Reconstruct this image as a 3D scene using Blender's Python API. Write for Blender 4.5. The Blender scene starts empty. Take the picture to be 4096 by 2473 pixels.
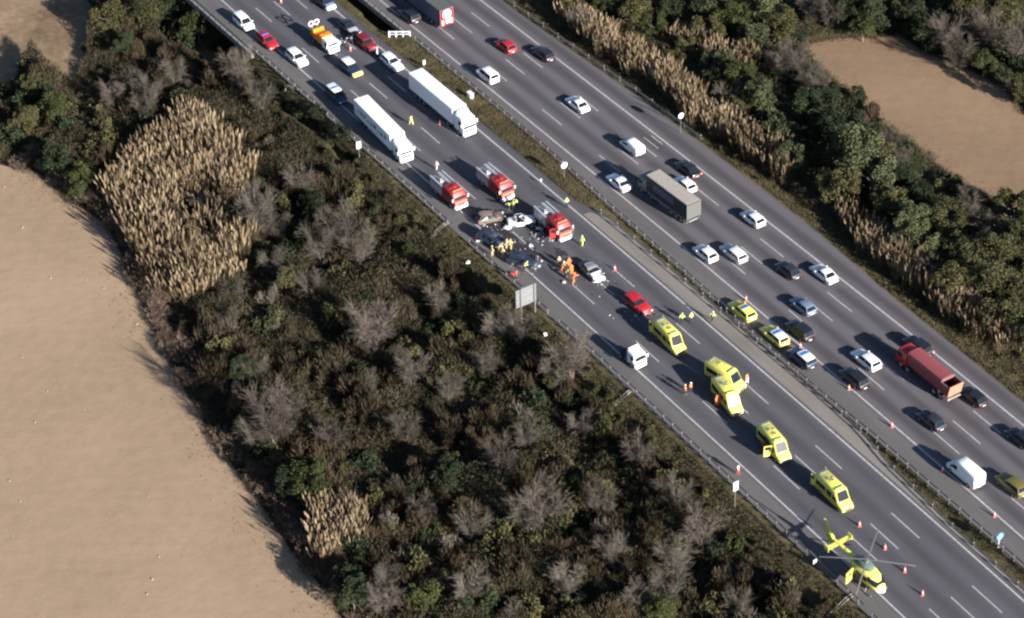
import bpy, bmesh, math, random
import numpy as np
from mathutils import Vector, Matrix
R = math.radians
rng = random.Random(7)
nr = np.random.RandomState(7)
sc = bpy.context.scene

# ------------------------------------------------------------------ camera
FPX, PITCH, ROLL, CAMH = 9836.6, 0.66643795, 0.03950039, 217.3
IW, IH = 4096.0, 2473.0
CY = -CAMH / math.tan(PITCH)
fwd = Vector((0, math.cos(PITCH), -math.sin(PITCH)))
rt0 = Vector((1, 0, 0)); dn0 = Vector((0, -math.sin(PITCH), -math.cos(PITCH)))
RT = math.cos(ROLL) * rt0 + math.sin(ROLL) * dn0
DN = -math.sin(ROLL) * rt0 + math.cos(ROLL) * dn0
cd = bpy.data.cameras.new('camera'); cam = bpy.data.objects.new('camera', cd)
sc.collection.objects.link(cam)
M = Matrix((RT, -DN, -fwd)).transposed().to_4x4(); M.translation = Vector((0, CY, CAMH))
cam.matrix_world = M
cd.sensor_width = 36.0; cd.sensor_fit = 'HORIZONTAL'; cd.lens = 36.0 * FPX / IW
cd.clip_start = 5; cd.clip_end = 8000
sc.camera = cam

# ------------------------------------------------------------------ light
SUN_AZ = math.atan2(-0.755, 0.656); SUN_EL = R(18.8)
w = bpy.data.worlds.new('World'); sc.world = w; w.use_nodes = True
nt = w.node_tree; bg = nt.nodes['Background']
sky = nt.nodes.new('ShaderNodeTexSky'); sky.sky_type = 'NISHITA'; sky.sun_disc = False
sky.sun_elevation = SUN_EL; sky.ozone_density = 3.5; sky.sun_rotation = math.pi / 2 - SUN_AZ
nt.links.new(sky.outputs[0], bg.inputs[0]); bg.inputs[1].default_value = 0.05
sl = bpy.data.lights.new('sun', 'SUN'); sl.energy = 5.0; sl.angle = R(0.53); sl.color = (1, 0.945, 0.86)
so = bpy.data.objects.new('sun', sl); sc.collection.objects.link(so)
sd = Vector((math.cos(SUN_AZ) * math.cos(SUN_EL), math.sin(SUN_AZ) * math.cos(SUN_EL), math.sin(SUN_EL)))
so.rotation_euler = sd.to_track_quat('Z', 'Y').to_euler()
sc.view_settings.view_transform = 'Standard'; sc.view_settings.look = 'None'
sc.view_settings.exposure = 1.52; sc.view_settings.gamma = 1
sc.cycles.pixel_filter_type = 'BLACKMAN_HARRIS'; sc.cycles.filter_width = 2.4
sc.cycles.max_bounces = 5; sc.cycles.diffuse_bounces = 2; sc.cycles.transparent_max_bounces = 8

# ------------------------------------------------------------------ geometry of the place
HD = 1.01835885
dR = Vector((math.cos(HD), -math.sin(HD))); nR = Vector((math.sin(HD), math.cos(HD)))
T0, K2, K3 = 6.779737, -1.08738798e-4, -0.33677087e-6

def curve(s):
    s = np.clip(s, -150, 130)
    return K2 * s * s + K3 * s ** 3

def RS(s, t):
    u = t + T0 + curve(s)
    return dR.x * s + nR.x * u, dR.y * s + nR.y * u

def ST(x, y):
    s = x * dR.x + y * dR.y
    return s, x * nR.x + y * nR.y - T0 - curve(s)

def heading(s):
    v = dR + nR * (2 * K2 * s + 3 * K3 * s * s)
    return math.atan2(v.y, v.x)

def at(px, py, z=0.0):
    """the place (in the world) a photographed spot at height z has"""
    d = fwd + RT * ((px - IW / 2) / FPX) + DN * ((py - IH / 2) / FPX)
    k = (z - CAMH) / d.z
    return Vector((d.x * k, CY + d.y * k, z))

def proj(x, y, z):
    dx, dy, dz = x, y - CY, z - CAMH
    zc = dx * fwd.x + dy * fwd.y + dz * fwd.z
    return (IW / 2 + FPX * (dx * RT.x + dy * RT.y + dz * RT.z) / zc,
            IH / 2 + FPX * (dx * DN.x + dy * DN.y + dz * DN.z) / zc)

def pip(px, py, poly):
    px = np.asarray(px, float); py = np.asarray(py, float)
    ins = np.zeros(px.shape, bool); n = len(poly)
    for i in range(n):
        x1, y1 = poly[i]; x2, y2 = poly[(i + 1) % n]
        c = ((y1 > py) != (y2 > py))
        xi = (x2 - x1) * (py - y1) / ((y2 - y1) + 1e-9) + x1
        ins ^= c & (px < xi)
    return ins

def interp(s, pts):
    return np.interp(s, [p[0] for p in pts], [p[1] for p in pts])

TM1 = [(-400, 15.4), (-16, 15.5), (-11, 17.0), (40, 17.3), (50, 17.0), (57, 15.9), (70, 15.2), (400, 14.8)]
TM2 = [(-400, 19.9), (-36, 19.8), (-15, 19.0), (5, 18.4), (30, 17.5), (40, 17.45), (50, 17.8), (400, 17.7)]
L2T = [(-400, 21.9), (0, 21.88), (46, 21.6), (77, 21.3), (400, 21.2)]
R2T = [(-400, 35.5), (-57, 35.7), (0, 35.8), (38, 35.92), (58, 35.8), (400, 35.8)]
RED = [(-400, 38.4), (-66, 38.6), (-30, 40.0), (8, 40.3), (26, 39.3), (60, 38.8), (400, 38.8)]
LED = -3.5

shade_gully = [tuple(at(x, y, -2.6))[:2] for x, y in ((860, 90), (930, 210), (1030, 320), (1150, 425), (1260, 500), (1350, 570), (1410, 640))]  # path of a trough added to make a dark band of shade
def seg_dist(x, y, pts):
    best = np.full(np.shape(x), 1e9)
    for (x1, y1), (x2, y2) in zip(pts[:-1], pts[1:]):
        dx, dy = x2 - x1, y2 - y1
        q = np.clip(((x - x1) * dx + (y - y1) * dy) / (dx * dx + dy * dy), 0, 1)
        best = np.minimum(best, np.hypot(x - x1 - q * dx, y - y1 - q * dy))
    return best

def smooth(a, b, x):
    q = np.clip((x - a) / (b - a), 0, 1); return q * q * (3 - 2 * q)

def ground_z(x, y):
    x = np.asarray(x, float); y = np.asarray(y, float)
    s, t = ST(x, y)
    z = np.full(x.shape, -0.05)
    red = interp(s, RED)
    z = np.where(t < LED - .3, -3.5 * np.clip((LED - .3 - t) / 7.2, 0, 1) - .05, z)
    z = np.where(t > red + .2, -0.05 - 1.0 * smooth(0, 4, t - red - .2), z)
    tm1 = interp(s, TM1); tm2 = interp(s, TM2)
    med = (t > tm1) & (t < tm2)
    z = np.where(med & (s < -14), 0.10 * np.sin(np.pi * np.clip((t - tm1) / (tm2 - tm1 + 1e-6), 0, 1)), z)
    z = np.where(med & (s > 45), -0.35 * np.sin(np.pi * np.clip((t - tm1) / (tm2 - tm1 + 1e-6), 0, 1)) - .05, z)
    # opening between the two bridge decks, and a trough dug in to darken the strip beside the embankment
    z = np.where((s < -73 - (19.6 - t) * 0.9) & (t > 17.1 + np.clip((s + 80) * -.03, -1, 1)) & (t < 19.75), -6.5, z)
    z = np.where((s < -76) & (t >= 19.6) & (t < 27), -6.6, z)
    gd = seg_dist(x, y, shade_gully)
    g = (1 - smooth(.9, 2.6, gd)) * (t < -4.2)
    z = z - 2.6 * g
    z = np.where((s < -84) & (t < 5) & (t > -12), np.minimum(z, -6.8), z)
    return z

def gz(x, y): return float(ground_z(np.array([x]), np.array([y]))[0])

def on_ground(px, py):
    z = -2.0
    for _ in range(8):
        p = at(px, py, z); z2 = gz(p.x, p.y); z = 0.5 * z + 0.5 * z2
    return Vector((p.x, p.y, gz(p.x, p.y)))

# ------------------------------------------------------------------ materials
def newmat(name):
    m = bpy.data.materials.new(name); m.use_nodes = True
    return m, m.node_tree, m.node_tree.nodes['Principled BSDF']

def N(nt, kind, **kw):
    n = nt.nodes.new(kind)
    for k, v in kw.items():
        if k in n.inputs: n.inputs[k].default_value = v
        else: setattr(n, k, v)
    return n

def ramp(nt, src, stops):
    r = nt.nodes.new('ShaderNodeValToRGB')
    while len(r.color_ramp.elements) < len(stops): r.color_ramp.elements.new(.5)
    for e, (p, c) in zip(r.color_ramp.elements, stops):
        e.position = p; e.color = (*c, 1)
    nt.links.new(src, r.inputs[0]); return r

_pm = {}
def paint(name, col, rough=0.35, metal=0.0, coat=0.0, dirt=0.12, emit=0.0):
    if name in _pm: return _pm[name]
    m, nt, b = newmat(name)
    tc = nt.nodes.new('ShaderNodeTexCoord')
    no = N(nt, 'ShaderNodeTexNoise', Scale=2.3, Detail=5.0)
    nt.links.new(tc.outputs['Object'], no.inputs['Vector'])
    c2 = tuple(c * (1 - dirt) * .9 + dirt * .12 for c in col)
    r = ramp(nt, no.outputs[0], [(.35, col), (.75, c2)])
    nt.links.new(r.outputs[0], b.inputs['Base Color'])
    b.inputs['Roughness'].default_value = rough; b.inputs['Metallic'].default_value = metal
    b.inputs['Coat Weight'].default_value = coat
    if emit:
        b.inputs['Emission Color'].default_value = (*col, 1); b.inputs['Emission Strength'].default_value = emit
    _pm[name] = m; return m

def leafmat(name, cols, scale=.5, rough=.75, trans=.15, objrand=.5):
    """foliage: colour varies from leaf clump to clump and from plant to plant"""
    m, nt, b = newmat(name)
    g = nt.nodes.new('ShaderNodeNewGeometry'); oi = nt.nodes.new('ShaderNodeObjectInfo')
    no = N(nt, 'ShaderNodeTexNoise', Scale=scale, Detail=4.0)
    nt.links.new(g.outputs['Position'], no.inputs['Vector'])
    wn = N(nt, 'ShaderNodeTexNoise', Scale=3.1, Detail=2.0)
    nt.links.new(g.outputs['Position'], wn.inputs['Vector'])
    a = nt.nodes.new('ShaderNodeMath'); a.operation = 'MULTIPLY_ADD'; a.inputs[1].default_value = objrand
    nt.links.new(oi.outputs['Random'], a.inputs[0]); nt.links.new(no.outputs[0], a.inputs[2])
    a2 = nt.nodes.new('ShaderNodeMath'); a2.operation = 'MULTIPLY_ADD'; a2.inputs[1].default_value = .55
    nt.links.new(wn.outputs[0], a2.inputs[0]); nt.links.new(a.outputs[0], a2.inputs[2])
    a3 = nt.nodes.new('ShaderNodeMath'); a3.operation = 'MULTIPLY_ADD'; a3.inputs[1].default_value = .45
    nt.links.new(g.outputs['Random Per Island'], a3.inputs[0]); nt.links.new(a2.outputs[0], a3.inputs[2])
    a3b = nt.nodes.new('ShaderNodeMath'); a3b.operation = 'SUBTRACT'; a3b.inputs[1].default_value = .5 + objrand / 2
    nt.links.new(a3.outputs[0], a3b.inputs[0])
    n = len(cols)
    r = ramp(nt, a3b.outputs[0], [(.12 + .76 * i / (n - 1), c) for i, c in enumerate(cols)])
    nt.links.new(r.outputs[0], b.inputs['Base Color'])
    b.inputs['Roughness'].default_value = rough; b.inputs['Specular IOR Level'].default_value = .2
    if trans:
        out = nt.nodes['Material Output']; tr = nt.nodes.new('ShaderNodeBsdfTranslucent'); mx = nt.nodes.new('ShaderNodeMixShader')
        mx.inputs[0].default_value = trans
        nt.links.new(r.outputs[0], tr.inputs[0]); nt.links.new(b.outputs[0], mx.inputs[1])
        nt.links.new(tr.outputs[0], mx.inputs[2]); nt.links.new(mx.outputs[0], out.inputs[0])
    return m

def groundmat(name, cols, scales=(.08, .9, 6.0), bump=.3, tracks=0.0):
    m, nt, b = newmat(name)
    g = nt.nodes.new('ShaderNodeNewGeometry')
    n1 = N(nt, 'ShaderNodeTexNoise', Scale=scales[0], Detail=5.0)
    n2 = N(nt, 'ShaderNodeTexNoise', Scale=scales[1], Detail=6.0, Roughness=.65)
    n3 = N(nt, 'ShaderNodeTexNoise', Scale=scales[2], Detail=4.0)
    for n in (n1, n2, n3): nt.links.new(g.outputs['Position'], n.inputs['Vector'])
    a = nt.nodes.new('ShaderNodeMath'); a.operation = 'MULTIPLY_ADD'; a.inputs[1].default_value = .5
    nt.links.new(n2.outputs[0], a.inputs[0])
    a0 = nt.nodes.new('ShaderNodeMath'); a0.operation = 'MULTIPLY_ADD'; a0.inputs[1].default_value = .3; a0.inputs[2].default_value = -.15
    nt.links.new(n3.outputs[0], a0.inputs[0])
    s_ = nt.nodes.new('ShaderNodeMath'); nt.links.new(a0.outputs[0], s_.inputs[0]); nt.links.new(n1.outputs[0], s_.inputs[1])
    nt.links.new(s_.outputs[0], a.inputs[2])
    k = nt.nodes.new('ShaderNodeMath'); k.operation = 'SUBTRACT'; k.inputs[1].default_value = .25
    nt.links.new(a.outputs[0], k.inputs[0])
    if tracks:   # faint plough and wheel lines following the field
        mp = nt.nodes.new('ShaderNodeMapping'); mp.inputs['Rotation'].default_value = (0, 0, R(62)); mp.inputs['Scale'].default_value = (.06, 1.1, 1)
        nt.links.new(g.outputs['Position'], mp.inputs[0]); n4 = N(nt, 'ShaderNodeTexNoise', Scale=1.0, Detail=3.0, Distortion=.4); nt.links.new(mp.outputs[0], n4.inputs['Vector'])
        k2 = nt.nodes.new('ShaderNodeMath'); k2.operation = 'MULTIPLY_ADD'; k2.inputs[1].default_value = tracks; nt.links.new(n4.outputs[0], k2.inputs[0]); nt.links.new(k.outputs[0], k2.inputs[2])
        k3 = nt.nodes.new('ShaderNodeMath'); k3.operation = 'SUBTRACT'; k3.inputs[1].default_value = tracks * .5; nt.links.new(k2.outputs[0], k3.inputs[0]); k = k3
    n = len(cols)
    r = ramp(nt, k.outputs[0], [(.3 + .4 * i / (n - 1), c) for i, c in enumerate(cols)])
    nt.links.new(r.outputs[0], b.inputs['Base Color']); b.inputs['Roughness'].default_value = .95
    b.inputs['Specular IOR Level'].default_value = .1
    bp = nt.nodes.new('ShaderNodeBump'); bp.inputs['Strength'].default_value = bump; bp.inputs['Distance'].default_value = .12
    nt.links.new(n2.outputs[0], bp.inputs['Height']); nt.links.new(bp.outputs[0], b.inputs['Normal'])
    return m

def asphaltmat(name, base, streak, lane0, seed):
    """asphalt: UV = metres along and across the road; tyre wear runs along the lanes"""
    m, nt, b = newmat(name)
    uv = nt.nodes.new('ShaderNodeUVMap'); sp = nt.nodes.new('ShaderNodeSeparateXYZ')
    nt.links.new(uv.outputs[0], sp.inputs[0])
    # oil and tyre bands: two per 3.5 m lane
    c = nt.nodes.new('ShaderNodeMath'); c.operation = 'MULTIPLY_ADD'
    c.inputs[1].default_value = 2 * math.pi / 3.5; c.inputs[2].default_value = -2 * math.pi * lane0 / 3.5 + math.pi
    nt.links.new(sp.outputs[1], c.inputs[0])
    cs = nt.nodes.new('ShaderNodeMath'); cs.operation = 'COSINE'; nt.links.new(c.outputs[0], cs.inputs[0])
    mp = nt.nodes.new('ShaderNodeMapping'); mp.inputs['Scale'].default_value = (.035, .55, 1); mp.inputs['Location'].default_value = (seed, seed * 1.7, 0)
    nt.links.new(uv.outputs[0], mp.inputs[0])
    n1 = N(nt, 'ShaderNodeTexNoise', Scale=1.0, Detail=5.0, Roughness=.6); nt.links.new(mp.outputs[0], n1.inputs['Vector'])
    n2 = N(nt, 'ShaderNodeTexNoise', Scale=.09, Detail=4.0); nt.links.new(uv.outputs[0], n2.inputs['Vector'])
    n3 = N(nt, 'ShaderNodeTexNoise', Scale=3.5, Detail=5.0, Roughness=.7); nt.links.new(uv.outputs[0], n3.inputs['Vector'])
    def mul(src, k, add):
        q = nt.nodes.new('ShaderNodeMath'); q.operation = 'MULTIPLY_ADD'; q.inputs[1].default_value = k
        nt.links.new(src, q.inputs[0])
        if isinstance(add, float): q.inputs[2].default_value = add
        else: nt.links.new(add, q.inputs[2])
        return q.outputs[0]
    v = mul(cs.outputs[0], streak, -.0); v = mul(n1.outputs[0], .75, v); v = mul(n2.outputs[0], .5, v); v = mul(n3.outputs[0], .3, v)
    v = mul(v, 1.0, -.28)
    r = ramp(nt, v, [(.2, tuple(x * 1.22 for x in base)), (.5, base), (.8, tuple(x * .72 for x in base))])
    nt.links.new(r.outputs[0], b.inputs['Base Color']); b.inputs['Roughness'].default_value = .88
    b.inputs['Specular IOR Level'].default_value = .25
    return m

M_white = paint('white_paint', (.78, .79, .82), .35, coat=.3, dirt=.06)
M_white2 = paint('white_box_panel', (.80, .82, .86), .5, dirt=.1)
M_yel = paint('emergency_yellow', (.76, .70, .14), .35, coat=.3, dirt=.06)
M_gold = paint('gold_yellow_paint', (.13, .115, .025), .35, coat=.3)
M_dred = paint('dark_red_paint', (.16, .008, .014), .4, dirt=.2)
M_red = paint('red_paint', (.38, .012, .02), .4, coat=.2, dirt=.08)
M_fire = paint('fire_red_paint', (.33, .018, .022), .45, dirt=.1)
M_tip = paint('tipper_red_paint', (.25, .045, .05), .6, dirt=.35)
M_salm = paint('faded_orange_paint', (.55, .20, .13), .6, dirt=.3)
M_org = paint('highway_orange_paint', (.80, .25, .015), .45, dirt=.1)
M_blk = paint('black_paint', (.012, .013, .017), .3, coat=.4, dirt=.05)
M_char = paint('charcoal_paint', (.022, .025, .036), .35, coat=.4, dirt=.05)
M_wreck = paint('scorched_navy_paint', (.010, .018, .045), .55, dirt=.25)
M_navy = paint('navy_paint', (.013, .028, .07), .35, coat=.3, dirt=.05)
M_blue = paint('grey_blue_paint', (.14, .19, .28), .35, coat=.4, dirt=.05)
M_silver = paint('silver_paint', (.48, .50, .54), .35, metal=.3, coat=.2)
M_grey = paint('grey_paint', (.16, .17, .19), .45)
M_burnt = paint('burnt_metal', (.14, .10, .085), .85, dirt=.5)
M_glass = paint('dark_window_glass', (.012, .016, .024), .16, dirt=.0); M_glass.node_tree.nodes['Principled BSDF'].inputs['Specular IOR Level'].default_value = .25
M_tyre = paint('tyre_rubber', (.012, .012, .013), .9)
M_rim = paint('wheel_metal', (.35, .36, .38), .4, metal=.6)
M_lamp = paint('lamp_glass', (.75, .75, .72), .15)
M_tail = paint('tail_lamp_red', (.20, .015, .015), .3)
M_lit = paint('lit_brake_lamp', (1.0, .18, .18), .3, emit=.9)
M_blu = paint('beacon_blue', (.03, .12, .55), .2)
M_plast = paint('black_plastic', (.02, .02, .022), .7)
M_steel = paint('galvanised_steel', (.22, .21, .215), .5, metal=.35, dirt=.25)
M_conc = paint('concrete', (.33, .31, .28), .9, dirt=.35)
M_darkconc = paint('weathered_concrete', (.22, .21, .2), .9, dirt=.4)
M_curt = paint('dark_blue_curtain', (.008, .014, .022), .6)
M_curt2 = paint('slate_panel', (.07, .085, .13), .6)
M_beige = paint('dusty_roof_tarpaulin', (.34, .30, .27), .8, dirt=.3)
M_greypan = paint('grey_rear_door', (.085, .088, .085), .7, dirt=.2)
M_line = paint('road_marking_white', (.42, .40, .40), .8, dirt=.45)
M_skin = paint('skin', (.38, .22, .15), .6)
M_hair = paint('dark_hair', (.03, .02, .015), .8)
M_hivis = paint('hi_vis_yellow_cloth', (.70, .80, .22), .8, dirt=.05)
M_hiora = paint('hi_vis_orange_cloth', (.90, .22, .05), .8, dirt=.05)
M_turn = paint('beige_turnout_cloth', (.62, .48, .24), .85, dirt=.1)
M_navyc = paint('navy_cloth', (.02, .025, .045), .9)
M_whitec = paint('white_cloth', (.7, .66, .64), .85)
M_redc = paint('red_cloth', (.5, .05, .05), .85)
M_bluesign = paint('blue_sign_face', (.05, .22, .50), .5)
M_cone = paint('cone_red', (.75, .16, .14), .6, dirt=.05)
M_wood = paint('bark', (.16, .125, .11), .95, dirt=.3)
M_interior = paint('car_interior', (.02, .022, .028), .9)

# ------------------------------------------------------------------ builders
COL = sc.collection

def tag(o, label=None, cat=None, group=None, kind=None):
    if label: o['label'] = label
    if cat: o['category'] = cat
    if group: o['group'] = group
    if kind: o['kind'] = kind
    return o

def empty(name, loc, rz=0.0, label=None, cat=None, group=None, rx=0, ry=0):
    o = bpy.data.objects.new(name, None); COL.objects.link(o)
    o.empty_display_size = .3; o.location = loc; o.rotation_euler = (rx, ry, rz)
    return tag(o, label, cat, group)

def link(name, me, parent=None, loc=None):
    o = bpy.data.objects.new(name, me); COL.objects.link(o)
    if parent: o.parent = parent
    if loc: o.location = loc
    return o

def copy_tree(o, parent=None):
    c = o.copy(); COL.objects.link(c); c.parent = parent
    for ch in o.children: copy_tree(ch, c)
    return c

class MB:
    def __init__(s): s.v = []; s.f = []; s.m = []
    def add(s, vs, fs, mi=0):
        k = len(s.v); s.v += [tuple(v) for v in vs]; s.f += [tuple(k + i for i in f) for f in fs]; s.m += [mi] * len(fs)
    def box(s, c, d, mi=0, rz=0, ry=0, taper=1.0):
        hx, hy, hz = d[0] / 2, d[1] / 2, d[2] / 2; vs = []
        mt = Matrix.Rotation(rz, 3, 'Z') @ Matrix.Rotation(ry, 3, 'Y')
        for x, y, z in ((-1, -1, -1), (1, -1, -1), (1, 1, -1), (-1, 1, -1), (-1, -1, 1), (1, -1, 1), (1, 1, 1), (-1, 1, 1)):
            k = taper if z > 0 else 1
            vs.append(Vector(c) + mt @ Vector((x * hx * k, y * hy * k, z * hz)))
        s.add(vs, [(0, 3, 2, 1), (4, 5, 6, 7), (0, 1, 5, 4), (1, 2, 6, 5), (2, 3, 7, 6), (3, 0, 4, 7)], mi)
    def tube(s, pts, r, n=6, mi=0, r1=None):
        pts = [Vector(p) for p in pts]; rings = []
        for i, p in enumerate(pts):
            d = (pts[min(i + 1, len(pts) - 1)] - pts[max(i - 1, 0)]).normalized()
            a = d.cross(Vector((0, 0, 1)))
            if a.length < .05: a = d.cross(Vector((1, 0, 0)))
            a.normalize(); b = d.cross(a)
            rr = r if r1 is None else r + (r1 - r) * i / (len(pts) - 1)
            rings.append([p + (a * math.cos(2 * math.pi * k / n) + b * math.sin(2 * math.pi * k / n)) * rr for k in range(n)])
        s.loft(rings, mi)
    def loft(s, rings, mi=0, cap=True):
        n = len(rings[0]); vs = [v for r in rings for v in r]; fs = []
        for i in range(len(rings) - 1):
            for k in range(n):
                k2 = (k + 1) % n
                fs.append((i * n + k, i * n + k2, (i + 1) * n + k2, (i + 1) * n + k))
        if cap:
            fs.append(tuple(range(n))[::-1]); fs.append(tuple((len(rings) - 1) * n + k for k in range(n)))
        s.add(vs, fs, mi)
    def quadp(s, q, inset=.06, off=.012, mi=0, th=.02):
        """a pane laid on a four-cornered opening, a little proud of it"""
        q = [Vector(v) for v in q]; c = sum(q, Vector()) / 4
        nn = (q[1] - q[0]).cross(q[3] - q[0]).normalized()
        o = []
        for i in range(4):
            a, b_, d = q[i], q[(i + 1) % 4], q[(i - 1) % 4]
            o.append(a + (b_ - a).normalized() * inset + (d - a).normalized() * inset + nn * off)
        i_ = [v - nn * th for v in o]
        s.add(o + i_, [(0, 1, 2, 3), (0, 4, 5, 1), (1, 5, 6, 2), (2, 6, 7, 3), (3, 7, 4, 0), (4, 7, 6, 5)], mi)
    def cyl(s, c, r, h, axis='Z', n=16, mi=0, r2=None):
        c = Vector(c); r2 = r if r2 is None else r2
        ax = {'X': Vector((1, 0, 0)), 'Y': Vector((0, 1, 0)), 'Z': Vector((0, 0, 1))}[axis]
        a = Vector((0, 1, 0)) if axis == 'X' else Vector((1, 0, 0)); b = ax.cross(a)
        s.loft([[c + ax * (q * h / 2) + (a * math.cos(2 * math.pi * k / n) + b * math.sin(2 * math.pi * k / n)) * rr for k in range(n)] for q, rr in ((-1, r), (1, r2))], mi)
    def mesh(s, name, mats, smooth=True):
        me = bpy.data.meshes.new(name); me.from_pydata(s.v, [], s.f); me.update()
        for m in (mats if isinstance(mats, (list, tuple)) else [mats]): me.materials.append(m)
        me.polygons.foreach_set('material_index', s.m)
        bm = bmesh.new(); bm.from_mesh(me); bmesh.ops.recalc_face_normals(bm, faces=bm.faces); bm.to_mesh(me); bm.free()
        if smooth:
            me.polygons.foreach_set('use_smooth', [True] * len(me.polygons)); me.set_sharp_from_angle(angle=R(38))
        return me
    def build(s, name, mats, parent=None, smooth=True, loc=None):
        return link(name, s.mesh(name, mats, smooth), parent, loc)

def npmesh(name, V, F, mats, mi=None, uv=None, smooth=False):
    """big meshes straight from arrays (F: n x 3 or n x 4)"""
    me = bpy.data.meshes.new(name); V = np.asarray(V, np.float32); F = np.asarray(F, np.int32); k = F.shape[1]
    me.vertices.add(len(V)); me.vertices.foreach_set('co', V.ravel())
    me.loops.add(F.size); me.loops.foreach_set('vertex_index', F.ravel())
    me.polygons.add(len(F)); me.polygons.foreach_set('loop_start', np.arange(len(F), dtype=np.int32) * k)
    me.polygons.foreach_set('loop_total', np.full(len(F), k, np.int32))
    for m in (mats if isinstance(mats, (list, tuple)) else [mats]): me.materials.append(m)
    if mi is not None: me.polygons.foreach_set('material_index', np.asarray(mi, np.int32))
    if smooth: me.polygons.foreach_set('use_smooth', np.ones(len(F), bool))
    me.update(calc_edges=True)
    if uv is not None:
        l = me.uv_layers.new(name='UVMap'); l.data.foreach_set('uv', np.asarray(uv, np.float32)[F.ravel()].ravel())
    me.validate()
    return me

def strip(name, s0, s1, ta, tb, z, mat, step=3.0, nt_=6):
    """a sheet of road between two lateral offsets (numbers or tables)"""
    ss = np.linspace(s0, s1, int((s1 - s0) / step) + 2); V = []; UV = []
    for s in ss:
        a = interp(s, ta) if isinstance(ta, list) else ta; b = interp(s, tb) if isinstance(tb, list) else tb
        for k in range(nt_ + 1):
            t = a + (b - a) * k / nt_; x, y = RS(s, t); V.append((x, y, z)); UV.append((s, t))
    n = nt_ + 1; F = [(i * n + k, (i + 1) * n + k, (i + 1) * n + k + 1, i * n + k + 1) for i in range(len(ss) - 1) for k in range(nt_)]
    o = link(name, npmesh(name, V, F, mat, uv=UV)); return o

# ------------------------------------------------------------------ ground, fields, road
M_earth = groundmat('undergrowth_earth', [(.028, .022, .014), (.05, .04, .024), (.085, .066, .04)])
M_grass = groundmat('verge_grass', [(.035, .032, .016), (.075, .062, .032), (.13, .10, .055)], (.25, 1.5, 9))
M_field = groundmat('ploughed_field_soil', [(.255, .182, .120), (.288, .207, .138), (.322, .234, .158)], (.03, .5, 5.0), .5, .2)
M_field2 = groundmat('far_field_soil', [(.175, .117, .075), (.20, .135, .087), (.235, .16, .10)], (.03, .5, 5.0), .5, .2)
M_path = groundmat('bare_brown_earth', [(.12, .085, .055), (.2, .14, .09), (.28, .2, .13)], (.1, .8, 4.0), .3)

ss = np.concatenate([[-2500, -1200, -600, -350, -220, -165], np.arange(-140, 112, 1.2), [125, 160, 250, 500, 1200, 2500]])
tt = np.concatenate([[-2500, -1200, -600, -300, -180, -140], np.arange(-112, -14, 1.4), np.arange(-14, -2, .8), [-1, 4, 9, 13], np.arange(14, 22.5, .45), [26, 31, 36], np.arange(37.5, 46, .6), np.arange(47, 128, 1.6), [150, 200, 300, 600, 1200, 2500]])
S_, T_ = np.meshgrid(ss, tt, indexing='ij'); X_, Y_ = RS(S_, T_); Z_ = ground_z(X_, Y_)
V = np.stack([X_, Y_, Z_], -1).reshape(-1, 3); nT = len(tt)
ii, jj = np.meshgrid(np.arange(len(ss) - 1), np.arange(nT - 1), indexing='ij'); b0 = (ii * nT + jj).ravel()
F = np.stack([b0, b0 + nT, b0 + nT + 1, b0 + 1], -1)
tc_ = (T_[:-1, :-1] + T_[1:, 1:]).ravel() / 2; sc_ = (S_[:-1, :-1] + S_[1:, 1:]).ravel() / 2
mi = ((tc_ > -9) & (tc_ < 44)).astype(int)
tag(link('ground', npmesh('ground', V, F, [M_earth, M_grass], mi)), kind='structure')

FIELD_L = [(-60, 640), (60, 672), (150, 690), (215, 740), (260, 800), (380, 862), (440, 930), (480, 1010), (520, 1110), (570, 1210), (640, 1370), (700, 1500), (780, 1630), (850, 1750), (920, 1850), (1000, 1960), (1070, 2060), (1130, 2150), (1200, 2245), (1270, 2330), (1340, 2420), (1430, 2560), (1300, 2700), (-300, 2900), (-400, 1600), (-250, 620)]
FIELD_R = [(3215, 180), (3330, 160), (3480, 150), (3600, 140), (3690, 205), (3800, 250), (3900, 290), (3990, 335), (4060, 400), (4130, 470), (4300, 620), (4300, 900), (4130, 900), (4040, 850), (3960, 800), (3850, 740), (3780, 690), (3690, 620), (3620, 570), (3560, 530), (3500, 480), (3440, 420), (3380, 370), (3330, 325), (3270, 270)]
PATCH = [(-60, -80), (330, -60), (380, 60), (340, 230), (300, 330), (200, 300), (130, 210), (60, 330), (-60, 380)]
def patch(name, poly, z, mat, sub=1.5):
    bm = bmesh.new(); pts = []
    for i in range(len(poly)):
        a = at(*poly[i], z); b = at(*poly[(i + 1) % len(poly)], z); n = max(1, int((b - a).length / 2.5))
        for k in range(n):
            p = a.lerp(b, k / n); j = .35 if n > 1 else 0
            pts.append((p.x + rng.uniform(-j, j), p.y + rng.uniform(-j, j), z))
    f = bm.faces.new([bm.verts.new(p) for p in pts]); bmesh.ops.triangulate(bm, faces=[f])
    me = bpy.data.meshes.new(name); bm.to_mesh(me); bm.free(); me.materials.append(mat)
    for p in me.polygons:
        if p.normal.z < 0: me.flip_normals(); break
    return tag(link(name, me), kind='structure')
patch('field', FIELD_L, -3.5, M_field)
patch('far_field', FIELD_R, -1.0, M_field2)
patch('bare_earth', PATCH, -3.5, M_path)

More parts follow.
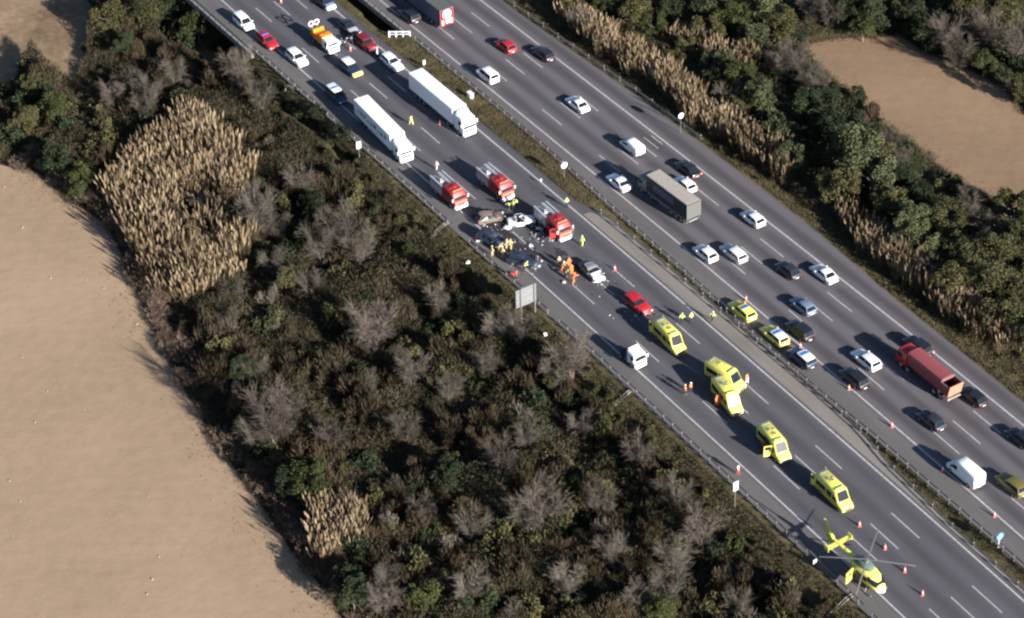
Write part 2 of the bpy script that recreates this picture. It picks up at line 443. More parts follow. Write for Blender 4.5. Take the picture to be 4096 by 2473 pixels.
M_as1 = asphaltmat('asphalt_near', (.073, .071, .082), .18, 0.0, 1.3)
M_as2 = asphaltmat('asphalt_far', (.086, .079, .089), .36, 21.8, 5.1)
M_sh = asphaltmat('shoulder_asphalt', (.105, .098, .100), .0, 0.0, 9.0)
M_sh2 = asphaltmat('worn_shoulder_asphalt', (.175, .158, .145), .0, 0.0, 3.0)
tag(strip('road', -230, 150, LED + .05, TM1, 0.0, M_as1, nt_=10), kind='structure')
tag(strip('road', -230, 150, TM2, RED, 0.0, M_as2, nt_=10), kind='structure')
tag(strip('shoulder', -230, 150, LED + .07, -.45, 0.004, M_sh), kind='structure')
tag(strip('shoulder', -13, 150, 14.5, [(-13, 15.6), (-10.5, 16.95), (40, 17.25), (50, 16.95), (57, 15.85), (70, 15.15), (400, 14.75)], 0.004, M_sh2), kind='structure')
tag(strip('shoulder', -230, 150, [(s, t + .05) for s, t in TM2], [(s, t - .5) for s, t in L2T], 0.004, M_sh), kind='structure')

mk = MB()
def mark(s0, s1, t, wd=.2, z=.009):
    n = max(1, int((s1 - s0) / 4)); vs = []; fs = []
    for i in range(n + 1):
        s = s0 + (s1 - s0) * i / n; tc = interp(s, t) if isinstance(t, list) else t
        for q in (-wd / 2, wd / 2):
            x, y = RS(s, tc + q); vs.append((x, y, z))
    for i in range(n): fs.append((2 * i, 2 * i + 2, 2 * i + 3, 2 * i + 1))
    mk.add(vs, fs)
mark(-200, 140, 0.0, .24); mark(-200, 140, 14.0, .26); mark(-200, 140, L2T, .24); mark(-200, 140, R2T, .26)
for k in range(-12, 9):
    e = 5.9 + 15.85 * k
    for t in (3.47, 7.0, 10.45): mark(e - 5.6, e, t, .17)
    e = 12.7 + 15.8 * k
    for q in (.25, .5, .75):
        mark(e - 5.6, e, [(s, float(interp(s, L2T) + (interp(s, R2T) - interp(s, L2T)) * q)) for s in (-200, -57, 0, 38, 58, 140)], .17)
for s0, s1, t in ((-24.5, -20.6, 33.8), (-24.2, -21.2, 35.0)): mark(s0, s1, t, .15)
tag(mk.build('road_marking', M_line, smooth=False), kind='structure')

# ------------------------------------------------------------------ roadside steel and concrete
def rail(pts, z0, label, side, post=2.1, double=False, broken=()):
    """guard rail along (s, t) points"""
    s0, s1 = pts[0][0], pts[-1][0]; x, y = RS(s0, pts[0][1]); root = empty('guard_rail', (x, y, 0), 0, label, 'guard rail', 'steel guard rails along the motorway')
    o = Vector((x, y, 0)); b = MB(); n = max(2, int((s1 - s0) / 2.1)); prof = [(0, .78), (side * .05, .74), (0, .66), (side * .05, .58), (0, .5), (-side * .02, .5), (-side * .02, .78)]
    rings = []
    for i in range(n + 1):
        s = s0 + (s1 - s0) * i / n; t = interp(s, pts); rings.append([Vector((*RS(s, t + p[0]), z0 + p[1])) - o for p in prof])
    b.loft(rings); b.build('rail_beam', M_steel, root, smooth=False)
    pm = MB(); pm.box((0, 0, .2), (.12, .14, 1.3)); pm.box((0, side * .07, .63), (.12, .1, .18)); pme = pm.mesh('post', M_steel, False)
    s = s0 + .3
    while s < s1:
        t = interp(s, pts); p = Vector((*RS(s, t - side * .2), z0)) - o
        q = link('post', pme, root, p); q.rotation_euler.z = heading(s) ; s += post
    return root
rail([(-84, -3.3), (-66, -3.3), (-60, -3.3), (-31, -3.2), (-21.5, -3.2)], 0, 'near side guard rail from the bridge to the drain beside the first fire truck', 1)
rail([(-17, -3.2), (-9, -3.3)], 0, 'short bent piece of guard rail beside the red debris', 1)
rail([(-7, -3.2), (4, -3.0)], 0, 'guard rail stretch behind the firefighters in beige and the big road sign', 1)
rail([(6.5, -3.0), (30, -2.9), (75, -3.1)], 0, 'long guard rail from the big road sign down to the yellow helicopter', 1)
rail([(76.5, -3.2), (120, -3.2)], 0, 'guard rail beyond the nose of the yellow helicopter', 1)
rail([(-70, 20.0), (-36, 19.7), (-14, 19.0)], 0, 'guard rail between the grassy median and the far carriageway', 1, 2.1)
rail([(-13.6, 18.95), (5, 18.4), (28, 17.7)], 0, 'guard rail down the middle of the paved median', 1, 2.1)
rail([(28.4, 17.7), (40, 17.5), (50, 17.9), (120, 17.8)], 0, 'median guard rail beside the parked yellow cars and the overgrown trough', 1, 2.1)
rail([(-12, 16.6), (14, 16.9), (40, 17.1)], 0, 'low median guard rail facing the near carriageway behind the ambulances', -1, 4.2)
rail([(40.4, 17.1), (50, 16.9), (57, 15.8), (70, 15.0), (120, 14.8)], -.1, 'median guard rail facing the near carriageway at the end with the helicopter', -1, 4.2)
rail([(-120, 38.9), (-66, 39.0), (-30, 40.3), (-18, 40.5)], 0, 'far verge guard rail at the upper end of the reeds', -1, 4.2)

def at_st(s, t, z=0.0): x, y = RS(s, t); return Vector((x, y, z))

# drains running down the embankment
for (a, b, lab) in (((1190, 362), (1142, 392), 'short concrete drain chute below the police cars'),
                    ((1800, 888), (1722, 955), 'pale concrete drain chute beside the first fire truck'),
                    ((2532, 1562), (2455, 1625), 'concrete drain chute on the grass below the white truck cab'),
                    ((3412, 2382), (3310, 2473), 'cracked concrete drain chute by the guard rail under the helicopter')):
    p = on_ground(*a); q = on_ground(*b); d = (q - p); L = d.length; m = MB(); n = 7
    rings = []
    ux = Vector((d.x, d.y, 0)).normalized(); uy = Vector((-ux.y, ux.x, 0))
    for i in range(n + 1):
        c = p + Vector((d.x, d.y, 0)) * i / n; c.z = gz(c.x, c.y) + .1; c -= p
        rings.append([c + uy * y + Vector((0, 0, z)) for y, z in ((-.22, .12), (-.16, .12), (-.1, .02), (.1, .02), (.16, .12), (.22, .12), (.22, -.3), (-.22, -.3))])
    m.loft(rings); o = m.build('drain_chute', paint('mossy_concrete', (.17, .15, .125), .9, dirt=.4), smooth=False); o.location = p; tag(o, lab, 'drain', 'concrete drain chutes on the embankment')

# bridge parapets
def parapet(pts, label, h, edge, lean):
    s0, s1 = pts[0][0], pts[-1][0]; o = at_st(s0, pts[0][1]); root = empty('bridge_parapet', o, 0, label, 'parapet', 'bridge parapets')
    m = MB(); n = int((s1 - s0) / 3); rings = []; top = []
    for i in range(n + 1):
        s = s0 + (s1 - s0) * i / n; t = interp(s, pts)
        rings.append([at_st(s, t + a, z) - o for a, z in ((0, .12), (edge, .12), (edge, -.75), (0, -.75))])
        top.append(at_st(s, t + edge * .4, h) - o)
    m.loft(rings); m.build('edge_beam', M_darkconc, root, smooth=False)
    m = MB(); m.tube(top, .06, 5); m.tube([p - Vector((0, 0, .35)) for p in top], .045, 5); m.build('handrail', M_steel, root)
    s = s0 + .5
    while s < s1:
        t = interp(s, pts); a = at_st(s, t + edge * .8, -.5) - o; b = at_st(s, t + edge * .4, h) - o
        m = MB(); m.tube([a, a.lerp(b, .45) + (at_st(s, t + edge, 0) - at_st(s, t, 0)) * .35, b], .12, 5, r1=.07); m.build('post', M_steel, root); s += 2.0
    return root
parapet([(-125, -4.1), (-82, -4.0)], 'bridge parapet of the near carriageway beside the parked white car', 1.0, -.5, 1)
parapet([(-125, 19.9), (-72, 19.95)], 'bridge parapet with white posts over the dark gap between the carriageways', .9, -.5, 1)
m = MB(); o0 = at_st(-73.2, 16.9); o1 = at_st(-71.2, 19.7)
fr = empty('white_fence', o0, 0, 'short white rail fence closing off the dark gap in the median', 'fence')
d = o1 - o0
for k in range(4):
    q = MB(); q.box((0, 0, .6), (.2, .2, 1.2)); q.build('post', M_white, fr, False, d * k / 3)
q = MB(); q.tube([(0, 0, 1.1), tuple(d + Vector((0, 0, 1.1)))], .08, 5); q.tube([(0, 0, .6), tuple(d + Vector((0, 0, .6)))], .06, 5); q.build('rail', M_white, fr)

def round_sign(px, py, pyb, label, z0, h=3.4, r=.5, back=False):
    p = on_ground(px, pyb) if z0 is None else at(px, pyb, z0)
    root = empty('road_sign', p, heading(0), label, 'road sign', 'small road signs on posts')
    m = MB(); m.cyl((0, 0, h / 2), .05, h, n=8); m.build('post', M_steel, root)
    m = MB(); m.cyl((.08, 0, h - r * .7), r, .03, 'X', 20); m.build('sign_plate', M_white, root)
    m = MB(); m.cyl((.055, 0, h - r * .7), r * .8, .02, 'X', 20); m.build('plate_back', M_steel, root)
    return root
round_sign(2722, 455, 534, 'white round sign on a post on the far verge before the reeds', None, 3.7, .5)
round_sign(2257, 667, 715, 'white round sign on a post in the grassy median beside the second fire truck', 0, 2.9, .55)
def plate_sign(px, pyb, label, h, w_, hh, z0=None, mat=M_white):
    p = on_ground(px, pyb) if z0 is None else at(px, pyb, z0)
    root = empty('road_sign', p, heading(0), label, 'road sign', 'small road signs on posts')
    m = MB(); m.cyl((0, 0, h / 2), .06, h, n=8); m.build('post', M_steel, root)
    m = MB(); m.box((.08, 0, h - hh / 2), (.03, w_, hh)); m.build('sign_plate', mat, root, False)
    return root
plate_sign(1438, 632, 'small white plate on a post below the white box truck', 3.1, .75, 1.3)
plate_sign(2939, 2032, 'tall white plate on a post beside the long guard rail above the helicopter', 4.6, .75, 1.5)
plate_sign(1697, 272, 'short white marker post in the median behind the white articulated truck', 1.5, .4, .8, 0)
plate_sign(3257, 2265, 'little white marker on the dark bank below the helicopter', 1.2, .5, .7)
plate_sign(2163, 735, 'little white marker in the median grass', .9, .25, .4, 0)
p = at(1882, 395, 0); cb = empty('roadside_cabinet', p, heading(-50), 'white cabinet in the median grass beside the white articulated truck', 'cabinet')
m = MB(); m.box((0, 0, .55), (1.0, .6, 1.1)); m.build('casing', M_white, cb, False); m = MB(); m.box((0, 0, 1.14), (1.12, .72, .07)); m.build('lid', M_white2, cb, False); m = MB(); m.box((.505, 0, .55), (.02, .5, .9)); m.build('door', M_silver, cb, False)
# blue median sign
p = at(3992, 2195, -.3); bs = empty('blue_sign', p, heading(80), 'blue sign on a white post in the median near the cones', 'road sign')
m = MB(); m.cyl((0, 0, 1.3), .06, 2.6, n=8); m.build('post', M_white, bs)
m = MB(); m.cyl((.1, 0, 2.2), .6, .04, 'X', 20); m.build('sign_plate', M_bluesign, bs)
m = MB(); m.box((.14, 0, 2.2), (.02, .16, .8)); m.box((.14, 0, 2.2), (.02, .6, .14), rz=0); m.build('arrow', M_white, bs, False)
# big sign seen from behind
pa = at(2141, 1268, -1.0); pb_z = -2.6
root = empty('large_road_sign', pa, heading(5) , 'large grey road sign on two posts seen from behind on the near verge', 'road sign')
for y in (0.0, -2.3):
    g = gz(pa.x + nR.x * y, pa.y + nR.y * y) - pa.z; m = MB(); m.box((0, y, (5.8 + g - .3) / 2), (.16, .16, 5.8 - g + .3)); m.build('post', M_steel, root, False)
m = MB(); m.box((-.16, -1.35, 4.3), (.06, 3.4, 3.1)); m.build('sign_panel', paint('sign_back_aluminium', (.19, .20, .215), .55, metal=.2), root, False)
for z in (3.2, 4.3, 5.4):
    m = MB(); m.box((-.1, -1.35, z), (.06, 3.3, .12)); m.build('cross_beam', M_steel, root, False)
M_stain = groundmat('wet_fluid_stain', [(.022, .021, .024), (.032, .030, .034), (.045, .042, .046)])
for i, (px, py, rx, ry) in enumerate(((2165, 925, 2.6, 1.4), (2010, 930, 3.2, 1.6), (2110, 1000, 2.2, 1.2), (2300, 1075, 1.6, .8), (1940, 890, 2.2, 1.2), (2240, 1010, 1.2, .7))):
    c = at(px, py, 0); r_ = random.Random(i); n = 26; vs = [(c.x, c.y, .006 + i * .0003)]
    for k in range(n):
        a = 2 * math.pi * k / n; q = 1 + .28 * math.sin(3 * a + i) + .18 * math.sin(7 * a + 2 * i) + r_.uniform(-.1, .1); u = math.cos(a) * rx * q; w_ = math.sin(a) * ry * q; h_ = heading(0); vs.append((c.x + math.cos(h_) * u - math.sin(h_) * w_, c.y + math.sin(h_) * u + math.cos(h_) * w_, .006 + i * .0003))
    m = MB(); m.add(vs, [(0, k + 1, (k + 1) % n + 1) for k in range(n)]); tag(m.build('road_stain', M_stain, smooth=False), kind='structure')

# ------------------------------------------------------------------ vehicles (x forward, z up, wheels on z = 0)
def ring(x, hw, zb, zt, r=.12, tum=.05):
    """cross-section of a body: rounded shoulders, slight tumblehome"""
    r = min(r, (zt - zb) * .4); h = hw
    return [Vector((x, y, z)) for y, z in (
        (-h * .86, zb), (h * .86, zb), (h * .98, zb + r), (h, zb + (zt - zb) * .45), (h - tum * .6, zt - r * 1.2), (h - tum - r * .35, zt - r * .35), (h - tum - r, zt),
        (-h + tum + r, zt), (-h + tum + r * .35, zt - r * .35), (-h + tum * .6, zt - r * 1.2), (-h, zb + (zt - zb) * .45), (-h * .98, zb + r))]

_wheels = {}
def wheel_meshes(r, wd):
    k = (round(r, 2), round(wd, 2))
    if k not in _wheels:
        m = MB(); m.cyl((0, 0, 0), r, wd, 'Y', 18); a = m.mesh('tyre', M_tyre)
        m = MB(); m.cyl((0, 0, 0), r * .62, wd + .03, 'Y', 14); b = m.mesh('rim', M_rim)
        _wheels[k] = (a, b)
    return _wheels[k]

def add_wheels(root, xs, hw, r, wd=.22):
    a, b = wheel_meshes(r, wd)
    for x in xs:
        for s in (-1, 1):
            q = link('wheel', a, root, (x, s * (hw - wd / 2 + .015), r)); link('rim', b, q)

def lamps(root, name, mat, x, y, z, d):
    for s in (-1, 1):
        m = MB(); m.box((x, s * y, z), d, 0); m.build(name, mat, root, False)

def plate(root, x, z):
    m = MB(); m.box((x, 0, z), (.02, .5, .12)); m.build('number_plate', M_lamp, root, False)

def mirrors(root, x, hw, z, mat, d=(.14, .2, .14)):
    for s in (-1, 1):
        m = MB(); m.box((x, s * (hw + d[1] / 2), z), d); m.build('mirror', mat, root, False)

KIND = {  # L, W, H, hood height, belt, cabin x (front base, front top, rear top, rear base) as fractions of L from the middle
    'hatch': (4.15, 1.76, 1.48, .88, .92, .20, .02, -.36, -.475),
    'sedan': (4.6, 1.8, 1.43, .86, .92, .17, .01, -.22, -.37),
    'suv': (4.5, 1.86, 1.66, 1.0, 1.04, .21, .06, -.40, -.48),
    'estate': (4.7, 1.8, 1.48, .87, .92, .18, .03, -.40, -.48),
    'mpv': (4.4, 1.8, 1.80, 1.0, 1.06, .28, .12, -.44, -.485),
}
def car_parts(root, kind, body, roof=None, hood=None, warp=None, tail=M_tail, nose=None, lightbar=False):
    L, W, H, hh, bt, xfb, xft, xrt, xrb = KIND[kind]; hw = W / 2
    xfb, xft, xrt, xrb = (q * L for q in (xfb, xft, xrt, xrb)); nose_x = L / 2
    m = MB()
    m.loft([ring(-nose_x, hw * .80, .42, bt - .16), ring(-nose_x + .10, hw * .92, .27, bt - .03), ring(-nose_x + .45, hw * .99, .2, bt), ring(-.1 * L, hw, .19, bt + .01),
            ring(xfb, hw, .19, bt), ring((xfb + nose_x) / 2, hw * .98, .2, (bt + hh) / 2 - .01), ring(nose_x - .32, hw * .93, .22, hh - .10), ring(nose_x - .09, hw * .86, .26, hh - .24), ring(nose_x, hw * .72, .36, hh - .36)])
    ob = m.build('body', body, root); parts = [ob]
    wb, wt = hw - .07, hw - .23
    def cab(x, y, z): return Vector((x, y, z))
    z0, z1 = bt - .04, H - .05
    m = MB()
    m.loft([[cab(xrb, -wb, z0), cab(xrb, wb, z0), cab(xfb, wb, z0), cab(xfb, -wb, z0)],
            [cab(xrt, -wt, z1), cab(xrt, wt, z1), cab(xft, wt, z1), cab(xft, -wt, z1)]])
    parts.append(m.build('cabin', body, root, False))
    m = MB(); rr = []
    for k, (x, w_, z) in enumerate(((xrt - .05, wt * .93, z1), (xrt + .12, wt + .02, z1 + .045), ((xrt + xft) / 2, wt + .03, z1 + .06), (xft - .15, wt + .02, z1 + .04), (xft + .05, wt * .93, z1 - .005))):
        rr.append([Vector((x, -w_, z - .05)), Vector((x, w_, z - .05)), Vector((x, w_ - .02, z)), Vector((x, w_ * .6, z + .03)), Vector((x, -w_ * .6, z + .03)), Vector((x, -w_ + .02, z))])
    m.loft(rr); parts.append(m.build('roof', roof or body, root))
    m = MB(); m.quadp([cab(xfb, -wb, z0 + .03), cab(xfb, wb, z0 + .03), cab(xft, wt, z1), cab(xft, -wt, z1)], .07); parts.append(m.build('windshield', M_glass, root, False))
    m = MB(); m.quadp([cab(xrb, wb, z0 + .06), cab(xrb, -wb, z0 + .06), cab(xrt, -wt, z1), cab(xrt, wt, z1)], .09); parts.append(m.build('rear_window', M_glass, root, False))
    xm = (xfb + xrb) / 2 + .1; xmt = (xft + xrt) / 2 + .05
    for s in (-1, 1):
        m = MB()
        for a, b_, c, d_ in ((xrb + .12, xm, xmt, xrt + .02), (xm, xfb - .04, xft, xmt)):
            q = [cab(a, s * wb, z0 + .05), cab(b_, s * wb, z0 + .05), cab(c, s * wt, z1), cab(d_, s * wt, z1)]
            if s > 0: q = q[::-1]
            m.quadp(q, .05)
        parts.append(m.build('side_window', M_glass, root, False))
    if hood:
        m = MB(); m.loft([[Vector((x, -w_, z)), Vector((x, w_, z)), Vector((x, w_ * .9, z + .03)), Vector((x, -w_ * .9, z + .03))] for x, w_, z in ((xfb + .05, hw * .84, bt - .01), ((xfb + nose_x) / 2, hw * .82, (bt + hh) / 2 - .02), (nose_x - .34, hw * .74, hh - .115))])
        parts.append(m.build('bonnet', hood, root))
    if nose:
        m = MB(); m.loft([ring(nose_x - .36, hw * .945, .215, hh - .085), ring(nose_x - .08, hw * .88, .25, hh - .22), ring(nose_x + .02, hw * .74, .34, hh - .34)]); parts.append(m.build('front_bumper', nose, root))
    add_wheels(root, (L * .31, -L * .29), hw, .32)
    lamps(root, 'headlight', M_lamp, nose_x - .10, hw * .66, hh - .33, (.16, .3, .13)); lamps(root, 'tail_light', tail, -nose_x + .03, hw * .72, bt - .2, (.12, .22, .18))
    plate(root, -nose_x - .005, .55); mirrors(root, xfb - .15, hw - .03, bt + .06, body)
    if lightbar:
        m = MB(); m.box(((xft + xrt) / 2 + .25, 0, H + .08), (.28, 1.1, .12)); m.build('light_bar', M_blu, root, False)
    if warp:
        r_ = random.Random(warp)
        for o in parts:
            for v in o.data.vertices:
                c = v.co; k = max(0, (c.x - .1) / nose_x)
                c.z -= k * .18 * r_.random() + (.18 * max(0, c.z - 1.0) if c.z > 1 else 0) * r_.random() * 1.6
                c.x -= k * .35 * r_.random(); c.y += r_.uniform(-.11, .11) * (1 + k)
    return parts

def spot(px, py, z=.7, s=None):
    p = at(px, py, z); p.z = 0; return p

DOWN = 0; UP = math.pi
def place(name, px, py, way, label, cat, group, dh=0, z=.7):
    p = spot(px, py, z); s, _ = ST(p.x, p.y)
    return empty(name, p, heading(s) + way + R(dh), label, cat, group)

def car(px, py, way, kind, body, label, name='car', cat='car', group='cars on the far carriageway', dh=0, **kw):
    root = place(name, px, py, way, label, cat, group, dh); root.scale = (1.07, 1.09, 1.05); car_parts(root, kind, body, **kw); return root

G_R = 'cars on the far carriageway'; G_L = 'vehicles stopped around the crash'
car(1637, 62, UP, 'suv', M_blk, 'black car in the fast lane beside the long trailer with red rear')
car(2023, 182, UP, 'hatch', M_red, 'bright red hatchback driving away on the far carriageway')
car(2172, 212, UP, 'estate', M_blk, 'black estate car driving away just behind the red hatchback')
car(1950, 300, UP, 'mpv', M_white, 'white family van driving away beside the white articulated truck', cat='car')
car(2310, 414, UP, 'sedan', M_white, 'white saloon car ahead of the white delivery van')
car(2475, 727, UP, 'sedan', M_white, 'white saloon in the fast lane next to the dark curtain sided truck', dh=-1)
car(2738, 736, UP, 'hatch', M_white, 'white car half hidden behind the dark curtain sided truck')
car(2752, 673, UP, 'sedan', M_blk, 'black car braking with lit red lamps past the dark truck', tail=M_lit)
car(3011, 872, UP, 'hatch', M_white, 'white hatchback in the slow lane behind the dark curtain sided truck')
car(2821, 1011, UP, 'hatch', M_white, 'white hatchback in the fast lane, left one of the pair side by side')
car(2934, 1011, UP, 'estate', M_silver, 'silver white estate, right one of the pair side by side', roof=M_white)
car(3152, 1079, UP, 'hatch', M_char, 'charcoal hatchback beside the white saloon in the slow lane')
car(3295, 1092, UP, 'sedan', M_white, 'white saloon in the slow lane to the right of the charcoal hatchback')
car(3212, 1222, UP, 'hatch', M_blue, 'grey blue hatchback behind the charcoal hatchback')
car(3200, 1322, UP, 'suv', M_blk, 'black car in the fast lane passing the parked emergency cars')
car(3464, 1436, UP, 'estate', M_white, 'white estate car beside the red tipper truck')
car(3418, 1513, UP, 'suv', M_blk, 'black car with bright rear bumper behind the parked patrol car')
car(3672, 1385, UP, 'suv', M_blk, 'black car braking in front of the red tipper truck', tail=M_lit)
car(3894, 1585, UP, 'hatch', M_blk, 'black hatchback in the slow lane right behind the tipper truck')
car(3725, 1680, UP, 'hatch', M_char, 'charcoal hatchback with shiny rear between the tipper and the white van')
car(4047, 1938, UP, 'suv', M_gold, 'dull yellow car beside the large white van near the right edge')
car(4082, 1750, UP, 'hatch', M_blk, 'black car cut off by the right edge of the picture')
# parked beside the median
GP = 'emergency cars parked on the median shoulder'
car(2968, 1240, UP, 'estate', M_yel, 'all yellow medical estate car parked first on the median shoulder', 'emergency_car', 'emergency car', GP, lightbar=True)
car(3098, 1340, UP, 'estate', M_yel, 'yellow emergency car with white roof parked on the median shoulder', 'emergency_car', 'emergency car', GP, roof=M_white, lightbar=True)
car(3208, 1431, UP, 'suv', M_navy, 'navy patrol car with white roof parked behind the yellow cars', 'patrol_car', 'patrol car', GP, roof=M_white, hood=M_blue, lightbar=True)
# near carriageway
car(975, 90, DOWN, 'mpv', M_white, 'white van like car parked on the bridge shoulder behind the red car', 'car', 'car', G_L)
car(1069, 162, DOWN, 'estate', M_red, 'red fire service car parked on the shoulder by the bridge', 'fire_car', 'fire car', G_L, lightbar=True)
car(1188, 232, DOWN, 'suv', M_white, 'white car with dark windscreen standing in the slow lane behind the red car', 'car', 'car', G_L)
car(1404, 272, DOWN, 'suv', M_navy, 'navy patrol car with white roof and yellow nose in the middle lane', 'patrol_car', 'patrol car', G_L, roof=M_white, nose=M_yel)
o = car(1347, 382, DOWN, 'mpv', M_navy, 'navy patrol van with white roof on the shoulder behind the white box truck', 'patrol_car', 'patrol car', G_L, roof=M_white, hood=M_navy, lightbar=True)
car(1568, 248, DOWN, 'estate', M_white, 'white estate car parked in the fast lane behind the articulated truck', 'car', 'car', G_L)
car(1465, 172, DOWN, 'suv', M_dred, 'dark red car with crumpled front in the fast lane by the motorcycles', 'damaged_car', 'car', G_L, warp=4)
car(1395, 108, DOWN, 'sedan', M_blk, 'black car with silver front behind the dark red car', 'car', 'car', G_L, hood=M_silver)
o = car(1300, 8, DOWN, 'mpv', M_navy, 'blue vehicle with white fenders cut off by the top edge', 'patrol_car', 'patrol car', G_L, nose=M_white, hood=M_blue)
# crashed cars
GC = 'crashed cars around the fire trucks'
car(1962, 868, DOWN, 'hatch', M_burnt, 'burnt out brown wreck between the first two fire trucks', 'burnt_car', 'car', GC, dh=75, warp=11)
car(1968, 955, DOWN, 'suv', M_wreck, 'crushed dark blue car beside the firefighters in beige', 'crashed_car', 'car', GC, dh=20, warp=12)
car(2098, 1040, DOWN, 'estate', M_wreck, 'crashed navy estate with torn front beside the big road sign', 'crashed_car', 'car', GC, dh=38, warp=21)
car(2368, 1083, DOWN, 'sedan', M_grey, 'grey car with white crushed front beside the rescuers in orange', 'crashed_car', 'car', GC, dh=-4, warp=31, nose=M_whitec, hood=M_white)
o = car(2550, 1213, DOWN, 'estate', M_red, 'red estate car with broken front behind the first ambulance', 'crashed_car', 'car', GC, dh=4, warp=41)

# white car with its roof cut away
root = place('cut_open_car', 2085, 880, DOWN, 'white car with its roof cut open standing crosswise by the fire trucks', 'car', GC, 68)
m = MB(); m.loft([ring(-2.1, .72, .4, .8), ring(-2.0, .84, .25, .9), ring(-1.5, .88, .2, .95), ring(-.9, .88, .2, .93)]); m.build('boot', M_white, root)
m = MB(); m.loft([ring(.55, .88, .2, .92), ring(1.2, .86, .2, .88), ring(1.8, .8, .22, .78), ring(2.05, .66, .34, .6)]); m.build('bonnet', M_white, root)
for s in (-1, 1):
    m = MB(); m.box((-.17, s * .84, .52), (1.5, .09, .66)); m.build('side_panel', M_white, root, False)
m = MB(); m.box((-.17, 0, .28), (1.46, 1.58, .12)); m.build('floor_pan', M_interior, root, False)
for x, y in ((.1, .38), (.1, -.38), (-.75, 0)):
    m = MB(); m.box((x, y, .5), (.5, .5 if y else 1.2, .25)); m.box((x - .27, y, .8), (.14, .5 if y else 1.2, .55), ry=-.15); m.build('seat', M_interior, root, False)
m = MB(); m.tube([(.55, -.8, .9), (.0, -.66, 1.4), (.0, .66, 1.4), (.55, .8, .9)], .045, 5); m.tube([(-1.0, -.8, .9), (-.8, -.66, 1.38), (-.8, .66, 1.38), (-1.0, .8, .9)], .045, 5); m.tube([(0, .66, 1.4), (-.8, .66, 1.38)], .045, 5); m.build('window_frame', M_silver, root)
add_wheels(root, (1.3, -1.3), .88, .31); lamps(root, 'headlight', M_lamp, 1.95, .55, .58, (.16, .3, .13))
p = at(2032, 908, .1); m = MB(); m.loft([ring(-.6, .5, .0, .25), ring(0, .6, 0, .32), ring(.6, .45, 0, .22)]); o = m.build('torn_bumper', M_white); o.location = (p.x, p.y, .012); o.rotation_euler.z = 1.0
tag(o, 'torn white bumper lying at the end of the cut open white car', 'debris')

# ---- vans
def van_parts(root, L, W, H, body, side_glass=True, amb=False, low=False, door=None, rear_glass=True, grille=M_plast):
    hw = W / 2; n = L / 2; hz = 1.22 if not low else 1.05; xh = n - .95; xw = n - (1.75 if not low else 1.7)
    m = MB()
    m.loft([ring(-n, hw * .96, .36, H - .10, .16, .1), ring(-n + .12, hw * .99, .28, H - .02, .18, .12), ring(0, hw, .26, H, .18, .13), ring(xw - .1, hw, .26, H - .03, .18, .13), ring(xw + .05, hw, .26, H - .12, .18, .13),
            ring(xh, hw * .985, .26, hz + .06, .1, .05), ring(n - .35, hw * .94, .27, hz - .12, .1), ring(n - .08, hw * .87, .3, hz - .35, .1), ring(n, hw * .76, .4, hz - .5, .1)])
    m.build('body', body, root)
    zt = H - .15; wt = hw - .22; wb = hw - .12
    m = MB(); m.quadp([Vector((xh - .0, -wb, hz + .10)), Vector((xh - .0, wb, hz + .10)), Vector((xw + .06, wt, zt)), Vector((xw + .06, -wt, zt))], .06, .03); m.build('windshield', M_glass, root, False)
    for s in (-1, 1):
        m = MB(); y = s * (hw + .002)
        def q4(a, b_, z0=hz + .02, z1=hz + .72):
            z1 = min(z1, H - .42)
            q = [Vector((a, y, z0)), Vector((b_, y, z0)), Vector((b_ - (.35 if b_ > xw else 0), y - s * .03, z1)), Vector((a, y - s * .03, z1))]
            m.quadp(q if s < 0 else q[::-1], .03, .006)
        q4(xw - .55, xh - .25)
        m.build('side_window', M_glass, root, False)
        if side_glass:
            m = MB(); q4(xw - 1.8, xw - .65, hz - .05, hz + .85); q4(-n + .3, xw - 1.95, hz, hz + .8); m.build('side_window', M_glass, root, False)
    if rear_glass:
        for s in (-1, 1):
            m = MB(); m.box((-n - .012, s * hw * .43, H - .85), (.03, hw * .7, .6)); m.build('rear_window', M_glass, root, False)
    m = MB(); m.box((n - .03, 0, .62), (.1, hw * 1.1, .28)); m.build('grille', grille, root, False)
    m = MB(); m.box((-n - .03, 0, .42), (.12, hw * 1.8, .16)); m.build('rear_bumper', M_plast, root, False)
    add_wheels(root, (n - 1.0, -n + 1.15), hw, .35, .24)
    lamps(root, 'headlight', M_lamp, n - .12, hw * .66, hz - .42, (.18, .3, .22)); lamps(root, 'tail_light', M_tail, -n + .02, hw * .9, 1.0, (.08, .12, .35))
    mirrors(root, xh - .3, hw, hz + .25, M_plast, (.14, .22, .3)); plate(root, -n - .1, .55)

